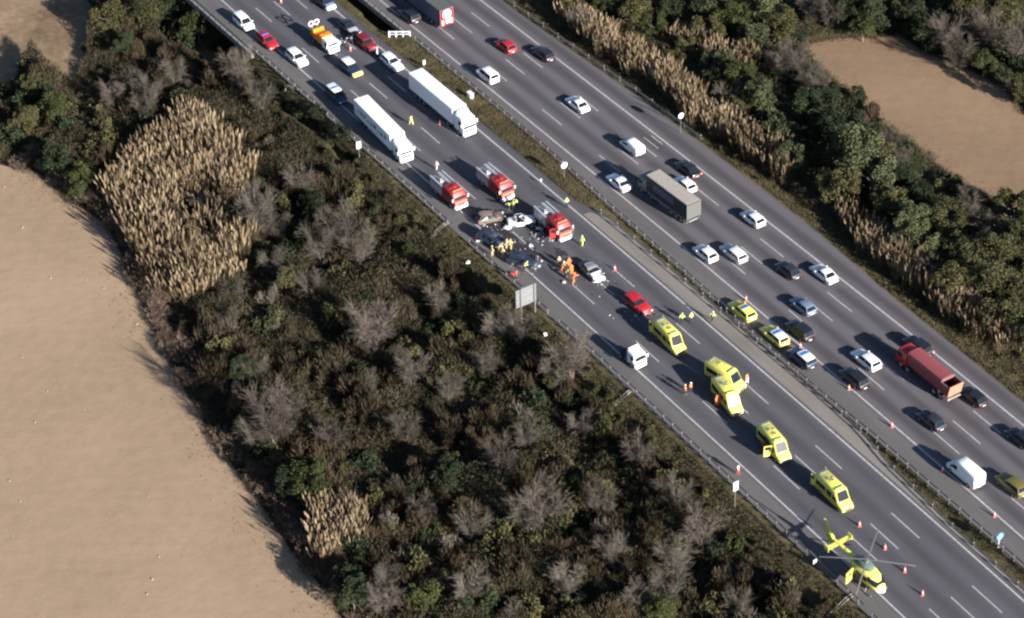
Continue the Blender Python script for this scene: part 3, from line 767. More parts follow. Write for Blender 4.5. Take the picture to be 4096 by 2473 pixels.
def ambulance(px, py, label, dh=0, side_open=False, rear_open=False, variant=0, z=1.2):
    root = place('ambulance', px, py, DOWN, label, 'ambulance', 'yellow ambulances on the near carriageway', dh, z)
    L, W, H = 6.1, 2.02, 2.72; van_parts(root, L, W, H, M_yel); n = L / 2; hw = 1.01
    m = MB(); m.box((n - 2.0, 0, H + .06), (.32, 1.35, .16)); m.build('light_bar', M_hivis, root, False)
    m = MB(); m.box((-n + .45, 0, H + .04), (.22, 1.2, .12)); m.build('rear_light_bar', M_grey, root, False)
    m = MB(); m.cyl((-.2 - .5 * variant, .1, H + .03), .33, .1, n=18); m.build('roof_vent_rim', M_yel, root); m = MB(); m.cyl((-.2 - .5 * variant, .1, H + .06), .2, .1, n=14); m.build('roof_vent', M_grey, root)
    if variant != 2:
        m = MB(); m.box((-1.35, -.25, H + .03), (.5, .4, .08)); m.box((-1.2, .45, H + .03), (.25, .25, .08)); m.build('roof_hatch', M_grey, root, False)
    m = MB(); m.box((n - .62, 0, 1.145), (.3, 1.1, .03), ry=.25); m.build('bonnet_lettering', M_grey, root, False)
    for s in (-1, 1):
        m = MB()
        for k in range(9): m.box((-2.4 + k * .52, s * (hw + .004), .92 + .12 * (k % 2)), (.26, .02, .13))
        m.build('side_chequers', M_red, root, False)
    if rear_open:
        for s in (-1, 1):
            m = MB(); m.box((-n - .28, s * (hw + .02), 1.4), (.62, .07, 1.8), rz=s * -.35); q = m.build('rear_door', M_yel, root, False)
            m = MB(); m.box((-n - .28, s * (hw + .06), 1.8), (.4, .03, .55), rz=s * -.35); m.build('door_window', M_glass, q, False)
        m = MB(); m.box((-n - .004, 0, 1.4), (.05, 1.7, 2.0)); m.build('rear_opening', M_interior, root, False)
    if side_open:
        m = MB(); m.box((.95, -hw - .55, 1.25), (.08, 1.1, 1.75), rz=-.25); q = m.build('open_door', M_yel, root, False)
        m = MB(); m.box((.97, -hw - .55, 1.72), (.11, .85, .6), rz=-.25); m.build('door_window', M_glass, q, False)
        m = MB(); m.box((-.35, -hw - .012, 1.35), (1.3, .05, 1.9)); m.build('side_opening', M_interior, root, False)
    return root
ambulance(2680, 1352, 'yellow ambulance behind the red crashed estate with its rear doors open', -3, rear_open=True)
ambulance(2903, 1505, 'yellow ambulance turned towards the fast lane, upper one of the touching pair', 12, variant=2)
ambulance(2910, 1588, 'yellow ambulance with orange rescuers at its side, lower one of the touching pair', -9, variant=1)
ambulance(3098, 1775, 'yellow ambulance with an open side door', -7, side_open=True, variant=0)
ambulance(3338, 1970, 'yellow ambulance parked last, nearest to the helicopter, rear doors open', -2, rear_open=True, variant=1)

root = place('delivery_van', 2528, 580, UP, 'white delivery van driving away between the reeds and the median', 'van', 'white vans on the far carriageway', 0, 1.0); van_parts(root, 4.6, 1.85, 1.95, M_white, False, low=True, rear_glass=False)
root = place('delivery_van', 3862, 1882, UP, 'large white high roofed van in the fast lane near the right edge', 'van', 'white vans on the far carriageway', 0, 1.2); van_parts(root, 5.6, 2.05, 2.6, M_white2, False, rear_glass=False)

# ---- trucks
def truck_cab(root, x0, W, H, body, roof=None, deflect=True, glass=True, zb=.55):
    """cab-over cab whose front face is at x0"""
    hw = W / 2; m = MB()
    m.loft([ring(x0 - 2.2, hw * .98, zb, H - .05, .12, .06), ring(x0 - 1.2, hw, zb, H + .02, .14, .08), ring(x0 - .45, hw, zb, H - .08, .16, .10), ring(x0 - .16, hw * .97, zb, H - .75, .14, .06), ring(x0 - .02, hw * .94, zb, 1.7, .12), ring(x0, hw * .92, zb + .05, 1.4, .1)])
    cab = m.build('cab', body, root)
    m = MB(); m.quadp([Vector((x0 + .0, -hw * .9, 1.66)), Vector((x0 + .0, hw * .9, 1.66)), Vector((x0 - .34, hw * .82, H - .42)), Vector((x0 - .34, -hw * .82, H - .42))], .03, .03); m.build('windshield', M_glass, cab, False)
    for s in (-1, 1):
        m = MB(); m.box((x0 - .85, s * (hw - .005), H * .70), (.85, .05, .7)); m.build('side_window', M_glass, cab, False)
        m = MB(); m.box((x0 - .1, s * (hw + .16), H * .72), (.12, .24, .6)); m.build('mirror', M_plast if body is not M_white else M_white, cab, False)
    m = MB(); m.box((x0 + .03, 0, 1.25), (.06, hw * 1.5, .32)); m.build('grille', M_plast, cab, False)
    m = MB(); m.loft([ring(x0 - .35, hw * 1.0, .3, .82, .1), ring(x0 - .05, hw * .99, .3, .84, .1), ring(x0 + .12, hw * .9, .34, .78, .1)]); m.build('bumper', body, cab)
    for s in (-1, 1):
        m = MB(); m.box((x0 + .09, s * hw * .72, .6), (.08, .4, .2)); m.build('headlight', M_lamp, cab, False)
    if deflect:
        m = MB(); m.loft([[Vector((x0 - 2.1, -hw * .9, H)), Vector((x0 - 2.1, hw * .9, H)), Vector((x0 - 2.1, hw * .8, deflect)), Vector((x0 - 2.1, -hw * .8, deflect))],
                          [Vector((x0 - 1.5, -hw * .85, H)), Vector((x0 - 1.5, hw * .85, H)), Vector((x0 - 1.5, hw * .7, deflect - .25)), Vector((x0 - 1.5, -hw * .7, deflect - .25))],
                          [Vector((x0 - .9, -hw * .6, H)), Vector((x0 - .9, hw * .6, H)), Vector((x0 - .9, hw * .5, H + .06)), Vector((x0 - .9, -hw * .5, H + .06))]]); m.build('wind_deflector', body, cab)
    return cab

def box_body(root, x0, x1, W, zb, zt, mat, roofmat=None, name='cargo_box'):
    hw = W / 2; m = MB(); m.box(((x0 + x1) / 2, 0, (zb + zt) / 2), (x1 - x0, W, zt - zb)); o = m.build(name, mat, root, False)
    m = MB(); m.box(((x0 + x1) / 2, 0, zt + .02), (x1 - x0 - .1, W - .1, .05)); m.build('roof_panel', roofmat or mat, o, False)
    m = MB()
    for s in (-1, 1): m.box(((x0 + x1) / 2, s * hw, zt - .05), (x1 - x0 + .02, .05, .12)); m.box(((x0 + x1) / 2, s * hw, zb + .05), (x1 - x0 + .02, .05, .12))
    for x in (x0, x1):
        for s in (-1, 1): m.box((x, s * (hw - .02), (zb + zt) / 2), (.06, .09, zt - zb + .02))
    m.build('edge_trim', M_white2 if mat is M_white2 else M_grey, o, False)
    return o

def chassis(root, x0, x1, W=.9):
    m = MB()
    for s in (-1, 1): m.box(((x0 + x1) / 2, s * W / 2, .85), (x1 - x0, .1, .22))
    for k in range(5): m.box((x0 + (x1 - x0) * (k + .5) / 5, 0, .85), (.1, W, .16))
    m.build('chassis', M_plast, root, False)

GT = 'trucks'
# white box truck near the verge, s -55.5 .. -39.5
p = at_st(-47.7, .55); root = empty('box_truck', p, heading(-47.7) + R(-3.5), 'white box truck with dark side marks halted by the near guard rail', 'truck', 'white trucks stopped on the near carriageway')
bx = box_body(root, -7.6, 4.7, 2.5, 1.1, 3.75, M_white2); truck_cab(root, 7.6, 2.45, 3.0, M_white, deflect=3.55); chassis(root, -7.5, 6.0)
m = MB()
for k in range(9): m.box((-6.3 + k * 1.15, -1.262, 2.35 + .12 * (k % 3 - 1)), (.5 + .3 * (k % 2), .02, .28 + .2 * (k % 3)), ry=.25)
m.build('side_marks', M_curt2, bx, False)
add_wheels(root, (6.2,), 1.22, .5, .3); add_wheels(root, (-4.6, -5.8), 1.22, .5, .35)
m = MB(); m.box((-7.62, 0, 2.4), (.05, 2.2, 2.4)); m.build('rear_door', M_white2, bx, False)
# white articulated truck in the fast lane
p = at_st(-48.4, 11.9); root = empty('articulated_truck', p, heading(-48), 'long plain white articulated truck stopped beside the grassy median', 'truck', 'white trucks stopped on the near carriageway')
bx = box_body(root, -8.1, 4.9, 2.55, 1.15, 4.0, M_white2); truck_cab(root, 7.9, 2.5, 3.45, M_white, deflect=4.0); chassis(root, -8, 6)
m = MB()
for s in (-1, 1): m.box((5.6, s * 1.15, 2.1), (.9, .06, 2.6))
m.build('side_fairing', M_white, root, False)
m = MB(); m.box((-8.12, 0, 2.55), (.05, 2.3, 2.6)); m.build('rear_door', M_white2, bx, False)
add_wheels(root, (6.5, 3.4), 1.25, .5, .32); add_wheels(root, (-3.8, -5.1, -6.4), 1.25, .5, .36)
# curtain sider going up
p = at_st(-8.8, 26.2); root = empty('articulated_truck', p, heading(-9) + UP + R(2), 'dark curtain sided articulated truck with dusty beige roof', 'truck', 'trucks on the far carriageway')
bx = box_body(root, -7.3, 2.6, 2.55, 1.1, 3.95, M_curt, M_beige)
m = MB(); m.box((-1.6, 1.285, 2.75), (5.0, .02, 1.2)); m.build('curtain_panel', M_curt2, bx, False)
m = MB(); m.box((-7.33, 0, 2.55), (.05, 2.4, 2.6)); m.build('rear_door', M_greypan, bx, False)
m = MB(); m.box((-7.2, 0, .7), (.12, 2.4, .14)); m.build('rear_bumper', M_silver, root, False); lamps(root, 'tail_light', M_tail, -7.28, .95, .72, (.06, .35, .12))
m = MB(); m.box((-1.5, 1.2, .8), (7.5, .06, .35)); m.box((-1.5, -1.2, .8), (7.5, .06, .35)); m.build('side_guard', M_grey, root, False)
truck_cab(root, 4.9, 2.45, 2.9, M_grey, deflect=False); chassis(root, -7, 4); add_wheels(root, (3.8, 1.4), 1.22, .5, .32); add_wheels(root, (-3.4, -4.7, -6.0), 1.25, .5, .36)
# trailer with red rear at the top
p = at_st(-78.1, 26.1); root = empty('articulated_truck', p, heading(-78) + UP, 'articulated truck with grey roof and red and white rear at the top edge', 'truck', 'trucks on the far carriageway')
bx = box_body(root, -8.4, 5.2, 2.55, 1.1, 3.95, M_curt2, M_greypan)
m = MB(); m.box((-8.43, 0, 2.35), (.06, 2.5, 2.9)); m.build('rear_door', M_red, bx, False)
m = MB(); m.cyl((-8.48, 0, 3.0), .85, .04, 'X', 28); e1 = m.build('rear_emblem', M_white, bx)
m = MB(); rr = [[Vector((-8.505, math.cos(a) * r_, 3.0 + math.sin(a) * r_)) for r_ in (.34, .44)] for a in np.linspace(0, 2 * math.pi, 25)]
m.add([v for r_ in rr for v in r_], [(2 * i, 2 * i + 1, 2 * i + 3, 2 * i + 2) for i in range(24)]); m.build('emblem_ring', M_salm, bx, False)
m = MB()
for y in (-.85, -.45, .1, .85): m.box((-8.47, y, 1.55), (.03, .3, .95 if abs(y) > .5 else .7))
m.build('rear_lettering', M_white, bx, False)
truck_cab(root, 8.0, 2.45, 3.3, M_red, deflect=3.8); chassis(root, -8, 6); add_wheels(root, (6.6, 3.6), 1.22, .5, .32); add_wheels(root, (-4.2, -5.5, -6.8), 1.25, .5, .36)
# tipper
p = at_st(46.2, 31.3); root = empty('tipper_truck', p, heading(46) + UP, 'dusty red tipper truck with open topped body and orange tailgate', 'truck', 'trucks on the far carriageway')
tb = empty('x', (0, 0, 0)) if False else None
m = MB(); hw = 1.22; zb, zt = 1.25, 3.35
m.box((-1.1, 0, zb), (8.4, 2.1, .16))
for s in (-1, 1):
    m.add([(-5.3, s * 1.0, zb), (3.1, s * 1.0, zb), (3.1, s * hw, zt - .5), (-5.3, s * hw, zt - .5), (-5.3, s * .9, zb), (3.1, s * .9, zb), (3.1, s * (hw - .1), zt - .5), (-5.3, s * (hw - .1), zt - .5)], [(0, 1, 2, 3), (4, 5, 6, 7), (0, 4, 7, 3), (1, 5, 6, 2), (3, 2, 6, 7), (0, 1, 5, 4)])
m.box((3.12, 0, 2.2), (.1, 2.3, 2.0)); tb = m.build('tipper_body', M_tip, root, False)
m = MB(); m.loft([[Vector((x, y, z)) for y, z in ((-hw - .02, zt - .55), (-hw + .15, zt - .12), (-.6, zt + .06), (.6, zt + .06), (hw - .15, zt - .12), (hw + .02, zt - .55))] for x in (-3.8, -2, 0, 1.6, 3.2)]); m.build('cover_sheet', M_tip, tb)
m = MB(); m.box((-4.55, hw - .05, zt - .42), (1.6, .14, .14)); m.box((-4.55, -hw + .05, zt - .42), (1.6, .14, .14)); m.box((-3.85, 0, zt - .1), (.16, 2.3, .16)); m.build('top_frame', M_steel, tb, False)
m = MB(); m.box((-5.45, 0, 2.2), (.1, 2.35, 1.9), ry=-.18); m.build('tailgate', M_salm, tb, False)
m = MB(); m.box((-5.3, 0, .75), (.16, 2.3, .16)); m.box((-5.38, 1.0, .8), (.08, .3, .3)); m.build('rear_bumper', M_beige, root, False)
truck_cab(root, 5.6, 2.4, 2.9, M_red, deflect=False); chassis(root, -5.2, 4.4); add_wheels(root, (4.4, 3.0), 1.2, .5, .3); add_wheels(root, (-2.6, -3.9), 1.22, .5, .36)
# white cab without trailer
p = spot(2545, 1425, 1.5); root = empty('tractor_unit', p, heading(30) + R(2), 'white truck cab without a trailer standing alone in the slow lane', 'truck', 'white trucks stopped on the near carriageway'); root.scale = (.85, .88, .9)
truck_cab(root, 1.3, 2.35, 2.75, M_white, deflect=3.2); chassis(root, -3.6, .2); add_wheels(root, (.2,), 1.15, .48, .3); add_wheels(root, (-2.6,), 1.18, .48, .4)
m = MB(); m.cyl((-2.4, 0, 1.08), .5, .1, n=14); m.build('coupling_plate', M_plast, root)
m = MB(); m.box((-1.15, 0, 1.9), (.1, 2.0, 1.4)); m.build('cab_back_wall', M_silver, root, False)
# orange maintenance truck with crash warning board
p = at_st(-77.3, 6.9); root = empty('maintenance_truck', p, heading(-77), 'orange road maintenance truck with raised warning lamps at its rear', 'truck')
truck_cab(root, 3.2, 2.1, 2.35, M_white, deflect=False)
m = MB(); m.loft([ring(-2.0, 1.05, .9, 2.0, .1), ring(1.0, 1.05, .9, 2.1, .1)]); m.build('load_bed', M_org, root)
m = MB(); m.box((.55, 0, 2.25), (1.0, 1.9, .5)); m.box((-1.9, 0, 2.25), (.35, 2.0, .55)); m.build('bed_rack', M_org, root, False); chassis(root, -3.2, 2.2)
m = MB()
for s in (-1, 1): m.tube([(-2.4, s * .55, 1.0), (-3.1, s * .5, 2.4)], .07, 6)
m.box((-2.9, 0, 1.3), (.15, 1.9, .7)); m.build('board_frame', M_org, root, False)
for s in (-1, 1):
    m = MB(); rr = []
    for k in range(17):
        a = 2 * math.pi * k / 16; rr.append([Vector((-3.25 + dx, s * .52 + math.cos(a) * r_, 2.85 + math.sin(a) * r_)) for r_, dx in ((.34, -.05), (.52, -.05), (.52, .05), (.34, .05))])
    m.loft(rr, cap=False); m.build('warning_lamp', M_whitec, root)
add_wheels(root, (2.0, -1.9), 1.05, .42, .28)

# ---- fire trucks
def fire_truck(s, t, label, dh=0, door=False, wd=2.4):
    p = at_st(s, t); root = empty('fire_truck', p, heading(s) + R(dh), label, 'fire truck', 'red fire trucks around the wrecks')
    hw = wd / 2; H = 2.85; m = MB()
    m.loft([ring(-.15, hw, .55, H - .05, .14, .06), ring(.1, hw, .5, H + .04, .16, .08), ring(1.9, hw, .5, H + .02, .18, .10), ring(2.6, hw, .5, H - .1, .2, .12), ring(3.05, hw * .98, .5, H - .75, .14, .06), ring(3.25, hw * .95, .5, 1.6, .12), ring(3.3, hw * .93, .55, 1.2, .1)])
    cab = m.build('cab', M_fire, root)
    m = MB(); m.quadp([Vector((3.2, -hw * .88, 1.72)), Vector((3.2, hw * .88, 1.72)), Vector((2.98, hw * .8, H - .62)), Vector((2.98, -hw * .8, H - .62))], .03, .06); m.build('windshield', M_glass, cab, False)
    for q in (-1, 1):
        m = MB(); m.box((2.2, q * (hw - .02), 1.95), (.75, .07, .65)); m.box((.9, q * (hw - .02), 1.95), (.85, .07, .65)); m.build('side_window', M_glass, cab, False)
        m = MB(); m.box((3.1, q * (hw + .16), 1.95), (.12, .22, .5)); m.build('mirror', M_whitec, cab, False)
        m = MB(); m.box((3.32, q * hw * .72, .85), (.06, .36, .2)); m.build('headlight', M_lamp, cab, False)
    m = MB(); m.loft([ring(2.95, hw, .3, .78, .1), ring(3.25, hw * .99, .3, .8, .1), ring(3.5, hw * .9, .32, .74, .1)]); m.build('bumper', M_white, cab)
    m = MB(); m.box((3.31, 0, 1.36), (.05, hw * 1.75, .36)); m.build('front_stripe', M_salm, cab, False)
    m = MB(); m.box((2.25, 0, H + .09), (.3, 1.6, .16)); m.build('light_bar', M_salm, cab, False)
    m = MB(); m.box((1.2, .1, H + .12), (.55, .6, .2)); m.cyl((1.2, -.5, H + .1), .18, .16, n=10); m.build('roof_hatch', M_fire, cab, False)
    m = MB(); m.box((-1.95, 0, 1.5), (3.5, wd, 1.75)); body = m.build('equipment_body', M_fire, root, False)
    for q in (-1, 1):
        for k in range(3):
            m = MB(); m.box((-.85 - k * 1.12, q * (hw + .005), 1.55), (1.0, .03, 1.25)); m.build('roller_shutter', M_silver, body, False)
        m = MB(); m.box((-1.95, q * (hw - .14), 2.52), (3.6, .28, .34)); m.build('roof_locker', M_silver, body, False)
    m = MB(); m.box((-1.95, 0, 2.39), (3.4, wd - .6, .04)); m.build('roof_deck', M_grey, body, False)
    m = MB()
    for q in (-.22, .22): m.tube([(-3.7, q + .35, 2.75), (-.3, q + .35, 2.75)], .035, 5)
    for k in range(11): m.tube([(-3.5 + k * .31, .13, 2.75), (-3.5 + k * .31, .57, 2.75)], .025, 4)
    m.build('ladder', M_silver, body)
    m = MB(); m.cyl((-1.6, -.4, 2.65), .22, .5, n=12); m.tube([(-1.6, -.4, 2.85), (-.9, -.4, 3.0)], .07, 6); m.build('water_cannon', M_whitec, body)
    m = MB(); m.box((-3.72, 0, 1.5), (.05, wd * .8, 1.5)); m.build('rear_shutter', M_silver, body, False)
    if door:
        m = MB(); m.box((2.35, -hw - .5, 1.5), (.09, 1.0, 1.7), rz=-.15); q = m.build('open_door', M_fire, cab, False)
        m = MB(); m.box((2.36, -hw - .5, 1.95), (.12, .7, .55), rz=-.15); m.build('door_window', M_glass, q, False)
        m = MB(); m.box((2.2, -hw - .005, 1.5), (.95, .04, 1.7)); m.build('door_opening', M_interior, cab, False)
    add_wheels(root, (2.2, -2.2), hw, .5, .32)
fire_truck(-28.1, .35, 'red and silver fire truck hard beside the guard rail, leftmost of the three')
fire_truck(-25.8, 7.25, 'red and silver fire truck in the middle lane behind the people in yellow vests')
fire_truck(-12.3, 8.7, 'red fire truck with an open cab door right of the white cut open car', dh=-1, door=True)

# ---- motorcycles
def motorcycle(px, py, label, body, dh=0):
    root = place('motorcycle', px, py, DOWN, label, 'motorcycle', 'motorcycles beside the dark red car', dh, .6)
    for x in (.72, -.72):
        m = MB(); m.cyl((0, 0, 0), .31, .14, 'Y', 16); q = m.build('wheel', M_tyre, root, loc=(x, 0, .31)); m = MB(); m.cyl((0, 0, 0), .18, .16, 'Y', 12); m.build('rim', M_rim, q)
    m = MB(); m.loft([ring(-.75, .14, .6, .85, .05), ring(-.2, .2, .45, .82, .06), ring(.2, .24, .4, 1.0, .08), ring(.5, .26, .5, 1.12, .08), ring(.75, .16, .7, .95, .05)]); m.build('fairing', body, root)
    m = MB(); m.box((-.35, 0, .88), (.6, .3, .1)); m.build('seat', M_plast, root, False)
    m = MB(); m.tube([(.45, -.36, 1.12), (.55, 0, 1.08), (.45, .36, 1.12)], .03, 5); m.build('handlebar', M_plast, root)
    for s in (-1, 1):
        m = MB(); m.box((-.65, s * .32, .62), (.45, .2, .35)); m.build('pannier', body, root, False)
    m = MB(); m.box((.62, 0, 1.22), (.04, .36, .34), ry=-.5); m.build('windscreen', M_glass, root, False)
motorcycle(1366, 166, 'white police motorcycle standing left of the dark red car', M_white, 8)
motorcycle(1400, 158, 'dark police motorcycle standing next to the white motorcycle', M_char, -5)

# ---- helicopter
hp = at_st(71.5, -.1); heli = empty('helicopter', hp, heading(71) + R(2), 'yellow rescue helicopter with four rotor blades parked on the shoulder', 'helicopter'); heli.scale = (1.1, 1.3, 1.12)
m = MB()
def hring(x, hw, zb, zt, n=14):
    zc = (zb + zt) / 2; h = (zt - zb) / 2
    return [Vector((x, hw * math.copysign(abs(math.cos(a)) ** .75, math.cos(a)), zc + h * math.copysign(abs(math.sin(a)) ** .8, math.sin(a)))) for a in (2 * math.pi * k / n for k in range(n))]
m.loft([hring(-2.3, .35, 1.55, 2.15), hring(-1.9, .62, 1.1, 2.35), hring(-1.2, .82, .7, 2.5), hring(-.2, .88, .55, 2.55), hring(.8, .88, .5, 2.5), hring(1.6, .82, .5, 2.3), hring(2.2, .68, .52, 1.85), hring(2.7, .48, .58, 1.4), hring(3.0, .2, .72, 1.1)])
fus = m.build('fuselage', M_yel, heli)
m = MB(); m.loft([hring(2.42, .60, .52, 1.5), hring(2.78, .46, .56, 1.28), hring(3.1, .16, .75, 1.0)]); m.build('nose', M_white, fus)
m = MB(); m.loft([hring(1.25, .855, 1.35, 2.3), hring(1.7, .82, 1.3, 2.14), hring(2.2, .70, 1.2, 1.84), hring(2.5, .56, 1.15, 1.6)]); m.build('windscreen', M_glass, fus)
for s in (-1, 1):
    m = MB(); m.box((.75, s * .86, 1.75), (.8, .1, .6)); m.build('side_window', M_glass, fus, False)
m = MB(); m.box((-.75, -1.55, 1.35), (.12, 1.15, 1.55), rz=.35); q = m.build('open_door', M_yel, fus, False)
m = MB(); m.box((-.74, -1.55, 1.6), (.16, .4, .5), rz=.35); m.build('door_window', M_glass, q, False)
m = MB(); m.box((-.1, -.87, 1.3), (1.1, .12, 1.3)); m.build('cabin_opening', M_interior, fus, False)
M_engine = paint('green_grey_cowling', (.10, .15, .13), .5)
m = MB(); m.loft([hring(-2.1, .3, 2.0, 2.4), hring(-1.3, .6, 2.1, 2.85), hring(-.2, .62, 2.2, 3.0), hring(.6, .5, 2.3, 2.9), hring(1.0, .25, 2.35, 2.6)]); m.build('engine_cowling', M_engine, heli)
m = MB(); m.loft([hring(-1.9, .34, 1.7, 2.3), hring(-3.5, .25, 1.85, 2.3), hring(-5.4, .17, 2.0, 2.32), hring(-6.4, .12, 2.05, 2.3)]); boom = m.build('tail_boom', M_yel, heli)
m = MB(); m.loft([[Vector((x + dx, y, z)) for dx, y in ((-c / 2, 0), (0, .07), (c / 2, 0), (0, -.07))] for x, z, c in ((-6.1, 1.4, 1.0), (-6.25, 2.2, 1.4), (-6.9, 3.1, 1.0), (-7.4, 4.0, .55))]); m.build('tail_fin', M_yel, boom)
m = MB(); rr = []
for k in range(17):
    a = 2 * math.pi * k / 16; rr.append([Vector((-6.35 + math.cos(a) * r_, dy, 2.05 + math.sin(a) * r_)) for r_, dy in ((.48, -.14), (.62, -.12), (.62, .12), (.48, .14))])
m.loft(rr, cap=False); m.build('tail_rotor_shroud', M_yel, boom)
m = MB()
for k in range(5): m.box((-6.35 + .24 * math.cos(k * 1.257), 0, 2.05 + .24 * math.sin(k * 1.257)), (.46, .04, .1), ry=-k * 1.257)
m.build('tail_rotor', M_grey, boom, False)
m = MB(); m.box((-4.95, 0, 2.2), (.6, 2.9, .06)); m.build('tailplane', M_yel, boom, False)
for s in (-1, 1):
    m = MB(); m.box((-4.95, s * 1.47, 2.3), (.75, .07, .65)); m.build('end_plate', M_yel, boom, False)
    m = MB(); m.tube([(-1.6, s * 1.0, .08), (1.9, s * 1.0, .08), (2.3, s * 1.0, .25)], .06, 6); m.tube([(-.9, s * 1.0, .08), (-.8, s * .6, .75)], .05, 5); m.tube([(1.2, s * 1.0, .08), (1.1, s * .6, .7)], .05, 5); m.build('skid', M_steel, heli)
m = MB(); m.cyl((0, 0, 3.1), .1, .6, n=10); m.cyl((0, 0, 3.38), .26, .14, n=12); hub = m.build('rotor_hub', M_steel, heli)
hz = heading(71) + R(2)
for k in range(4):
    a = R(164 + 90 * k) - hz; m = MB(); rr = []
    for r_, c, z in ((.3, .1, 3.4), (1.0, .16, 3.42), (1.5, .19, 3.4), (3.3, .19, 3.3), (4.85, .17, 3.18), (5.0, .12, 3.15)):
        ca, sa = math.cos(a), math.sin(a); rr.append([Vector((ca * r_ - sa * y, sa * r_ + ca * y, z + dz)) for y, dz in ((-c / 2, 0), (0, .025), (c / 2, 0), (0, -.025))])
    m.loft(rr); m.build('rotor_blade', paint('rotor_blade_grey', (.17, .16, .155), .6), heli)

# ---- cones and debris
m = MB(); m.box((0, 0, .02), (.40, .40, .05)); m.cyl((0, 0, .40), .16, .74, n=12, r2=.03); cone_base = m.mesh('cone', M_cone)
m = MB(); m.cyl((0, 0, .42), .118, .18, n=12, r2=.087); cone_band = m.mesh('band', M_white)
for px, py, lab in ((1124, 8, 'red and white traffic cone by the top edge in the slow lane'), (1402, 200, 'traffic cone between the orange truck and the dark red car'),
                    (1760, 495, 'traffic cone in the shadow beside the white articulated truck'), (2459, 1078, 'traffic cone at the lane line right of the grey crashed car'),
                    (2984, 1200, 'traffic cone on the edge line beside the all yellow medical car'), (3201, 1388, 'traffic cone on the edge line beside the navy patrol car'),
                    (3396, 1556, 'traffic cone on the edge line beside the black car with bright bumper'), (3568, 1706, 'traffic cone on the edge line before the charcoal hatchback'),
                    (3770, 1882, 'traffic cone on the edge line beside the large white van'), (3978, 2064, 'traffic cone on the edge line above the blue sign'),
                    (3438, 2102, 'traffic cone nearest the last ambulance, first of the row by the helicopter'), (3540, 2194, 'traffic cone beside the rotor tip of the helicopter'),
                    (3619, 2285, 'traffic cone to the right of the helicopter cabin'), (3690, 2378, 'traffic cone beyond the helicopter nose')):
    p = at(px, py, .1); o = link('traffic_cone', cone_base, None, (p.x, p.y, .006)); o.scale = (1.05, 1.05, 1.15); tag(o, lab, 'cone', 'red and white traffic cones'); link('band', cone_band, o)
def debris(px, py, n, size, mat, label, name='torn_car_part', z=.012):
    p = at(px, py, 0); r_ = random.Random(px); m = MB()
    for k in range(n):
        m.box((r_.uniform(-.38, .38) * size, r_.uniform(-.25, .25) * size, .12 + .1 * r_.random()), (r_.uniform(.7, 1.2) * size, r_.uniform(.3, .7) * size, .2), rz=r_.uniform(0, 3), ry=r_.uniform(-.1, .1), taper=.6)
    o = m.build(name, mat, None, False); o.location = (p.x, p.y, z); tag(o, label, 'debris', 'crash debris'); return o
debris(2186, 945, 9, 1.0, M_char, 'dark torn car parts left of the open door of the fire truck')
debris(2160, 915, 5, .6, M_silver, 'silver torn parts beside the fire truck with open door')
debris(2124, 986, 3, .45, M_whitec, 'small white car part lying on the lane line between the wrecks')
debris(1905, 950, 7, .9, M_redc, 'dark red torn car parts lying at the guard rail gap')
debris(1912, 968, 3, .4, M_whitec, 'pale shard lying beside the dark red car parts')
debris(2148, 1068, 6, .8, M_silver, 'pale torn metal at the front of the navy crashed estate')
debris(2388, 1122, 5, .7, M_whitec, 'white broken bumper in front of the grey crashed car')
debris(2052, 1098, 6, .7, M_redc, 'red torn parts on the verge above the big road sign')
debris(2260, 1132, 3, .4, M_whitec, 'small white bag on the road below the rescuers in orange')
debris(1936, 905, 4, .5, M_grey, 'grey fragments below the burnt brown wreck')

# broken glass and plastic spread between the wrecks, and the fire hose
rs = np.random.RandomState(5); m = MB()
for k in range(260):
    c = ((1990, 905), (2120, 960), (2110, 1060), (2180, 925), (2380, 1120), (2560, 1250))[rs.randint(6)]; p = at(c[0] + rs.normal() * 42, c[1] + rs.normal() * 26, 0); q = rs.uniform(.03, .13)
    m.box((p.x, p.y, .02 + q * .2), (q * 2, q, q * .5), int(rs.randint(3)), rz=rs.uniform(0, 3))
tag(m.build('broken_glass', [M_silver, M_plast, M_whitec], None, False), 'broken glass and plastic shards spread between the wrecks', None, None, 'stuff')
m = MB(); pts = [at(x, y, .09) for x, y in ((2222, 950), (2205, 965), (2190, 940), (2172, 948), (2150, 930), (2140, 950), (2120, 940))]; o0 = pts[0].copy(); sm = []
for i in range(len(pts) - 1):
    for k in range(5): sm.append(pts[i].lerp(pts[i + 1], k / 5) - o0 + Vector((.12 * math.sin(i * 2 + k), .12 * math.cos(i + k), 0)))
m.tube(sm, .06, 6); o = m.build('fire_hose', paint('canvas_hose', (.35, .38, .36), .8)); o.location = o0; tag(o, 'pale fire hose lying from the third fire truck towards the wrecks', 'hose')


# ------------------------------------------------------------------ people
def skin_mesh(name, verts, edges, radii, mat, root=0, sub=1):
    me = bpy.data.meshes.new(name); me.from_pydata(verts, edges, []); me.materials.append(mat)
    o = bpy.data.objects.new(name + '_build', me); COL.objects.link(o)
    o.modifiers.new('Skin', 'SKIN')
    for i, r_ in enumerate(radii): me.skin_vertices[0].data[i].radius = (r_, r_) if not isinstance(r_, tuple) else r_
    me.skin_vertices[0].data[root].use_root = True
    sb = o.modifiers.new('Sub', 'SUBSURF'); sb.levels = sub; sb.render_levels = sub
    dg = bpy.context.evaluated_depsgraph_get(); dg.update()
    r = bpy.data.meshes.new_from_object(o.evaluated_get(dg)); r.name = name
    bpy.data.objects.remove(o); r.polygons.foreach_set('use_smooth', [True] * len(r.polygons))
    if not r.materials: r.materials.append(mat)
    return r

